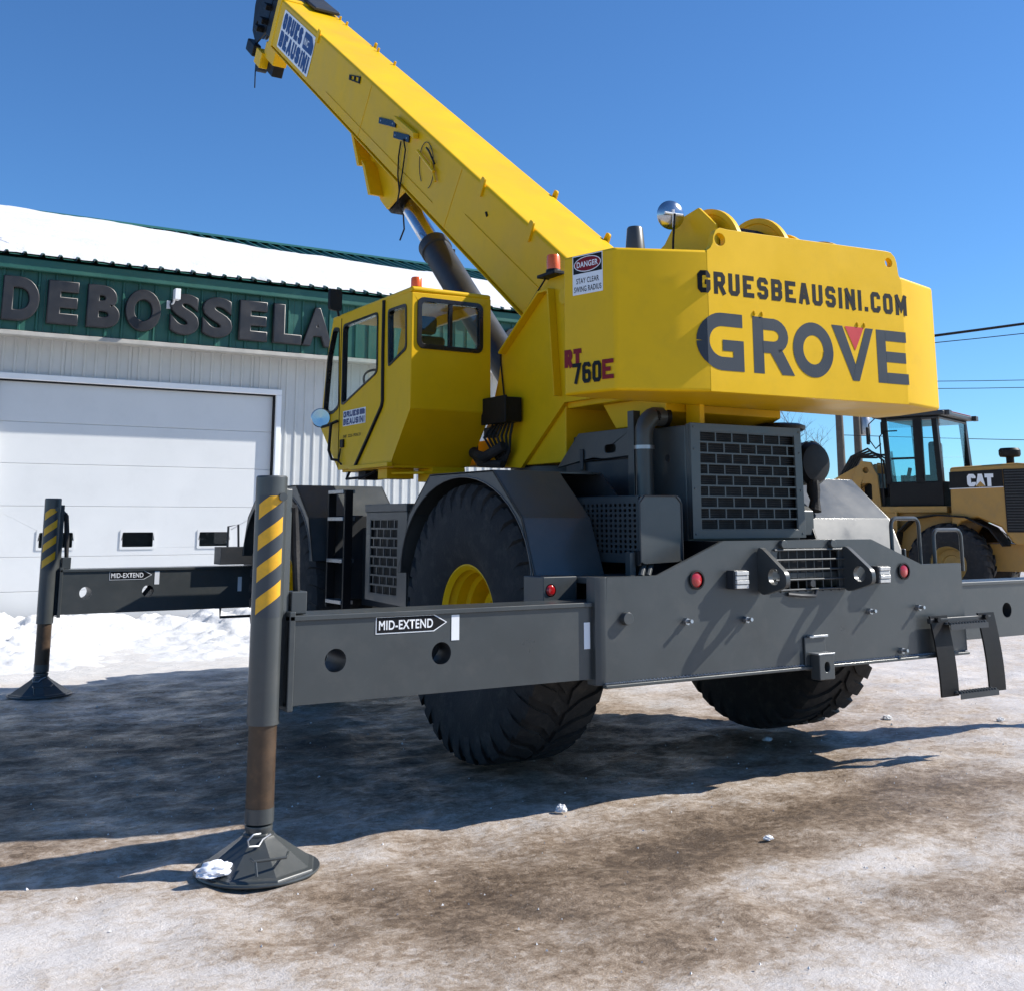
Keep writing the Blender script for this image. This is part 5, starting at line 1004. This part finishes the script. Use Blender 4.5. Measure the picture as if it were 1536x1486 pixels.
wire((29.65, 24.85, 8.42), (55, 7.6, 12.7), .5, .018, 'thin wire slung just under the thick overhead cable')
wire((29.65, 24.85, 7.2), (55, 7.8, 8.7), .5, .014, 'upper of two thin power lines above the loader cab')
wire((29.65, 24.85, 6.9), (55, 7.9, 8.4), .5, .014, 'lower of two thin power lines above the loader cab')
wire((29.65, 24.85, 5.0), (60, 5, 5.2), .4, .014, 'thin line low behind the loader roof')
wire((31.3, 25.4, 7.6), (11.2, 10.5, 4.9), .6, .016, 'service drop wire running to the workshop corner')
def bare_tree(x, y, h, seed, label):
    rnd = random.Random(seed); tw_ = MB()
    def grow(p, d, l, r_, lev):
        pts = [p]; q = p.copy(); dd = d.copy()
        for i in range(3):
            dd = (dd+Vector((rnd.uniform(-.2, .2), rnd.uniform(-.2, .2), rnd.uniform(-.02, .12)))).normalized(); q = q+dd*l/3; pts.append(q.copy())
        tw_.tube(pts, r_, 4, rads=[r_, r_*.85, r_*.7, r_*.5])
        if lev:
            for i in range(4 if lev > 1 else 3):
                t_ = rnd.choice(pts[1:]); a = rnd.uniform(0, 6.28); nd = (dd*.7+Vector((math.cos(a), math.sin(a), rnd.uniform(.1, .7)))*.7).normalized(); grow(t_, nd, l*rnd.uniform(.5, .72), r_*.5, lev-1)
    tr = tag(MB().tube([(0, 0, -.2), (.05, .02, h*.25)], .1, 8, rads=[.12, .09]).obj('bare_tree', 'bark', None, 0, (x, y, 0)), label, 'tree', 'bare trees beyond the yard')
    grow(Vector((.05, .02, h*.24)), Z.copy(), h*.5, .07, 4); tw_.obj('crown', 'bark', tr, 0)
bare_tree(33, 31, 6.5, 3, 'bare leafless tree just behind the utility poles'); bare_tree(37.5, 33.5, 5.6, 5, 'smaller bare tree showing beside the loader arm')

# ================================================================== small things on the ground
def crumple(name, mat, c, sx, sy, sz, seed, label, cat, k=2.2):
    bm = bmesh.new(); bmesh.ops.create_icosphere(bm, subdivisions=4, radius=1)
    for v_ in bm.verts:
        n_ = fbm(v_.co.x*k+seed, v_.co.y*k, v_.co.z*k, 4); v_.co *= (.88+.26*n_); v_.co = Vector((v_.co.x*sx, v_.co.y*sy, max(-.3, v_.co.z)*sz))
    me = bpy.data.meshes.new(name); bm.to_mesh(me); bm.free(); me.shade_smooth(); me.set_sharp_from_angle(angle=R(40)); me.materials.append(MAT[mat])
    return tag(link(name, me, None, 0, c), label, cat)
crumple('crumpled_rag', 'paper_white', (-3.585, -1.44, .052), .085, .055, .045, 4, 'crumpled pale rag lying on the edge of the near jack float', 'rag', 2.0)
crumple('snow_lump', 'snow', (-1.62, -1.22, .012), .035, .03, .03, 9, 'small white snow lump at the shadow edge below the beam', 'snow lump')
for i, (x, y, s_) in enumerate(((2.9, -.72, .03), (2.2, -.2, .035), (-1.05, -2.2, .022), (.75, -.35, .03))):
    crumple('snow_lump', 'snow', (x, y, .008), s_*1.4, s_, s_*.7, i*3+20, ('snow crumb beyond the rear step treads', 'snow crumb on the ground under the bumper end', 'snow crumb on the brown dirt in the foreground', 'snow crumb beside the far rear tyre')[i], 'snow lump')
# loose grit and ice crumbs
gm = MB(); rnd = random.Random(11)
for i in range(1500):
    d = rnd.uniform(0, 1)**.7; x = rnd.uniform(-6, 5); y = rnd.uniform(-5.5, 5)
    r_ = rnd.uniform(.002, .006)*(1 if rnd.random() < .96 else 1.8); a = rnd.uniform(0, 6.28)
    vs = [(x+r_*1.3*math.cos(a+k*2.09+rnd.uniform(-.4, .4)), y+r_*math.sin(a+k*2.09+rnd.uniform(-.4, .4)), -.004) for k in range(3)]+[(x, y, r_*rnd.uniform(.5, 1.1))]
    gm.add(vs, [(0, 1, 3), (1, 2, 3), (2, 0, 3)])
tag(gm.obj('ice_crumbs', 'snow', None, 0, smooth=0), 'scattered ice crumbs and grit over the yard', 'ice', kind='stuff')
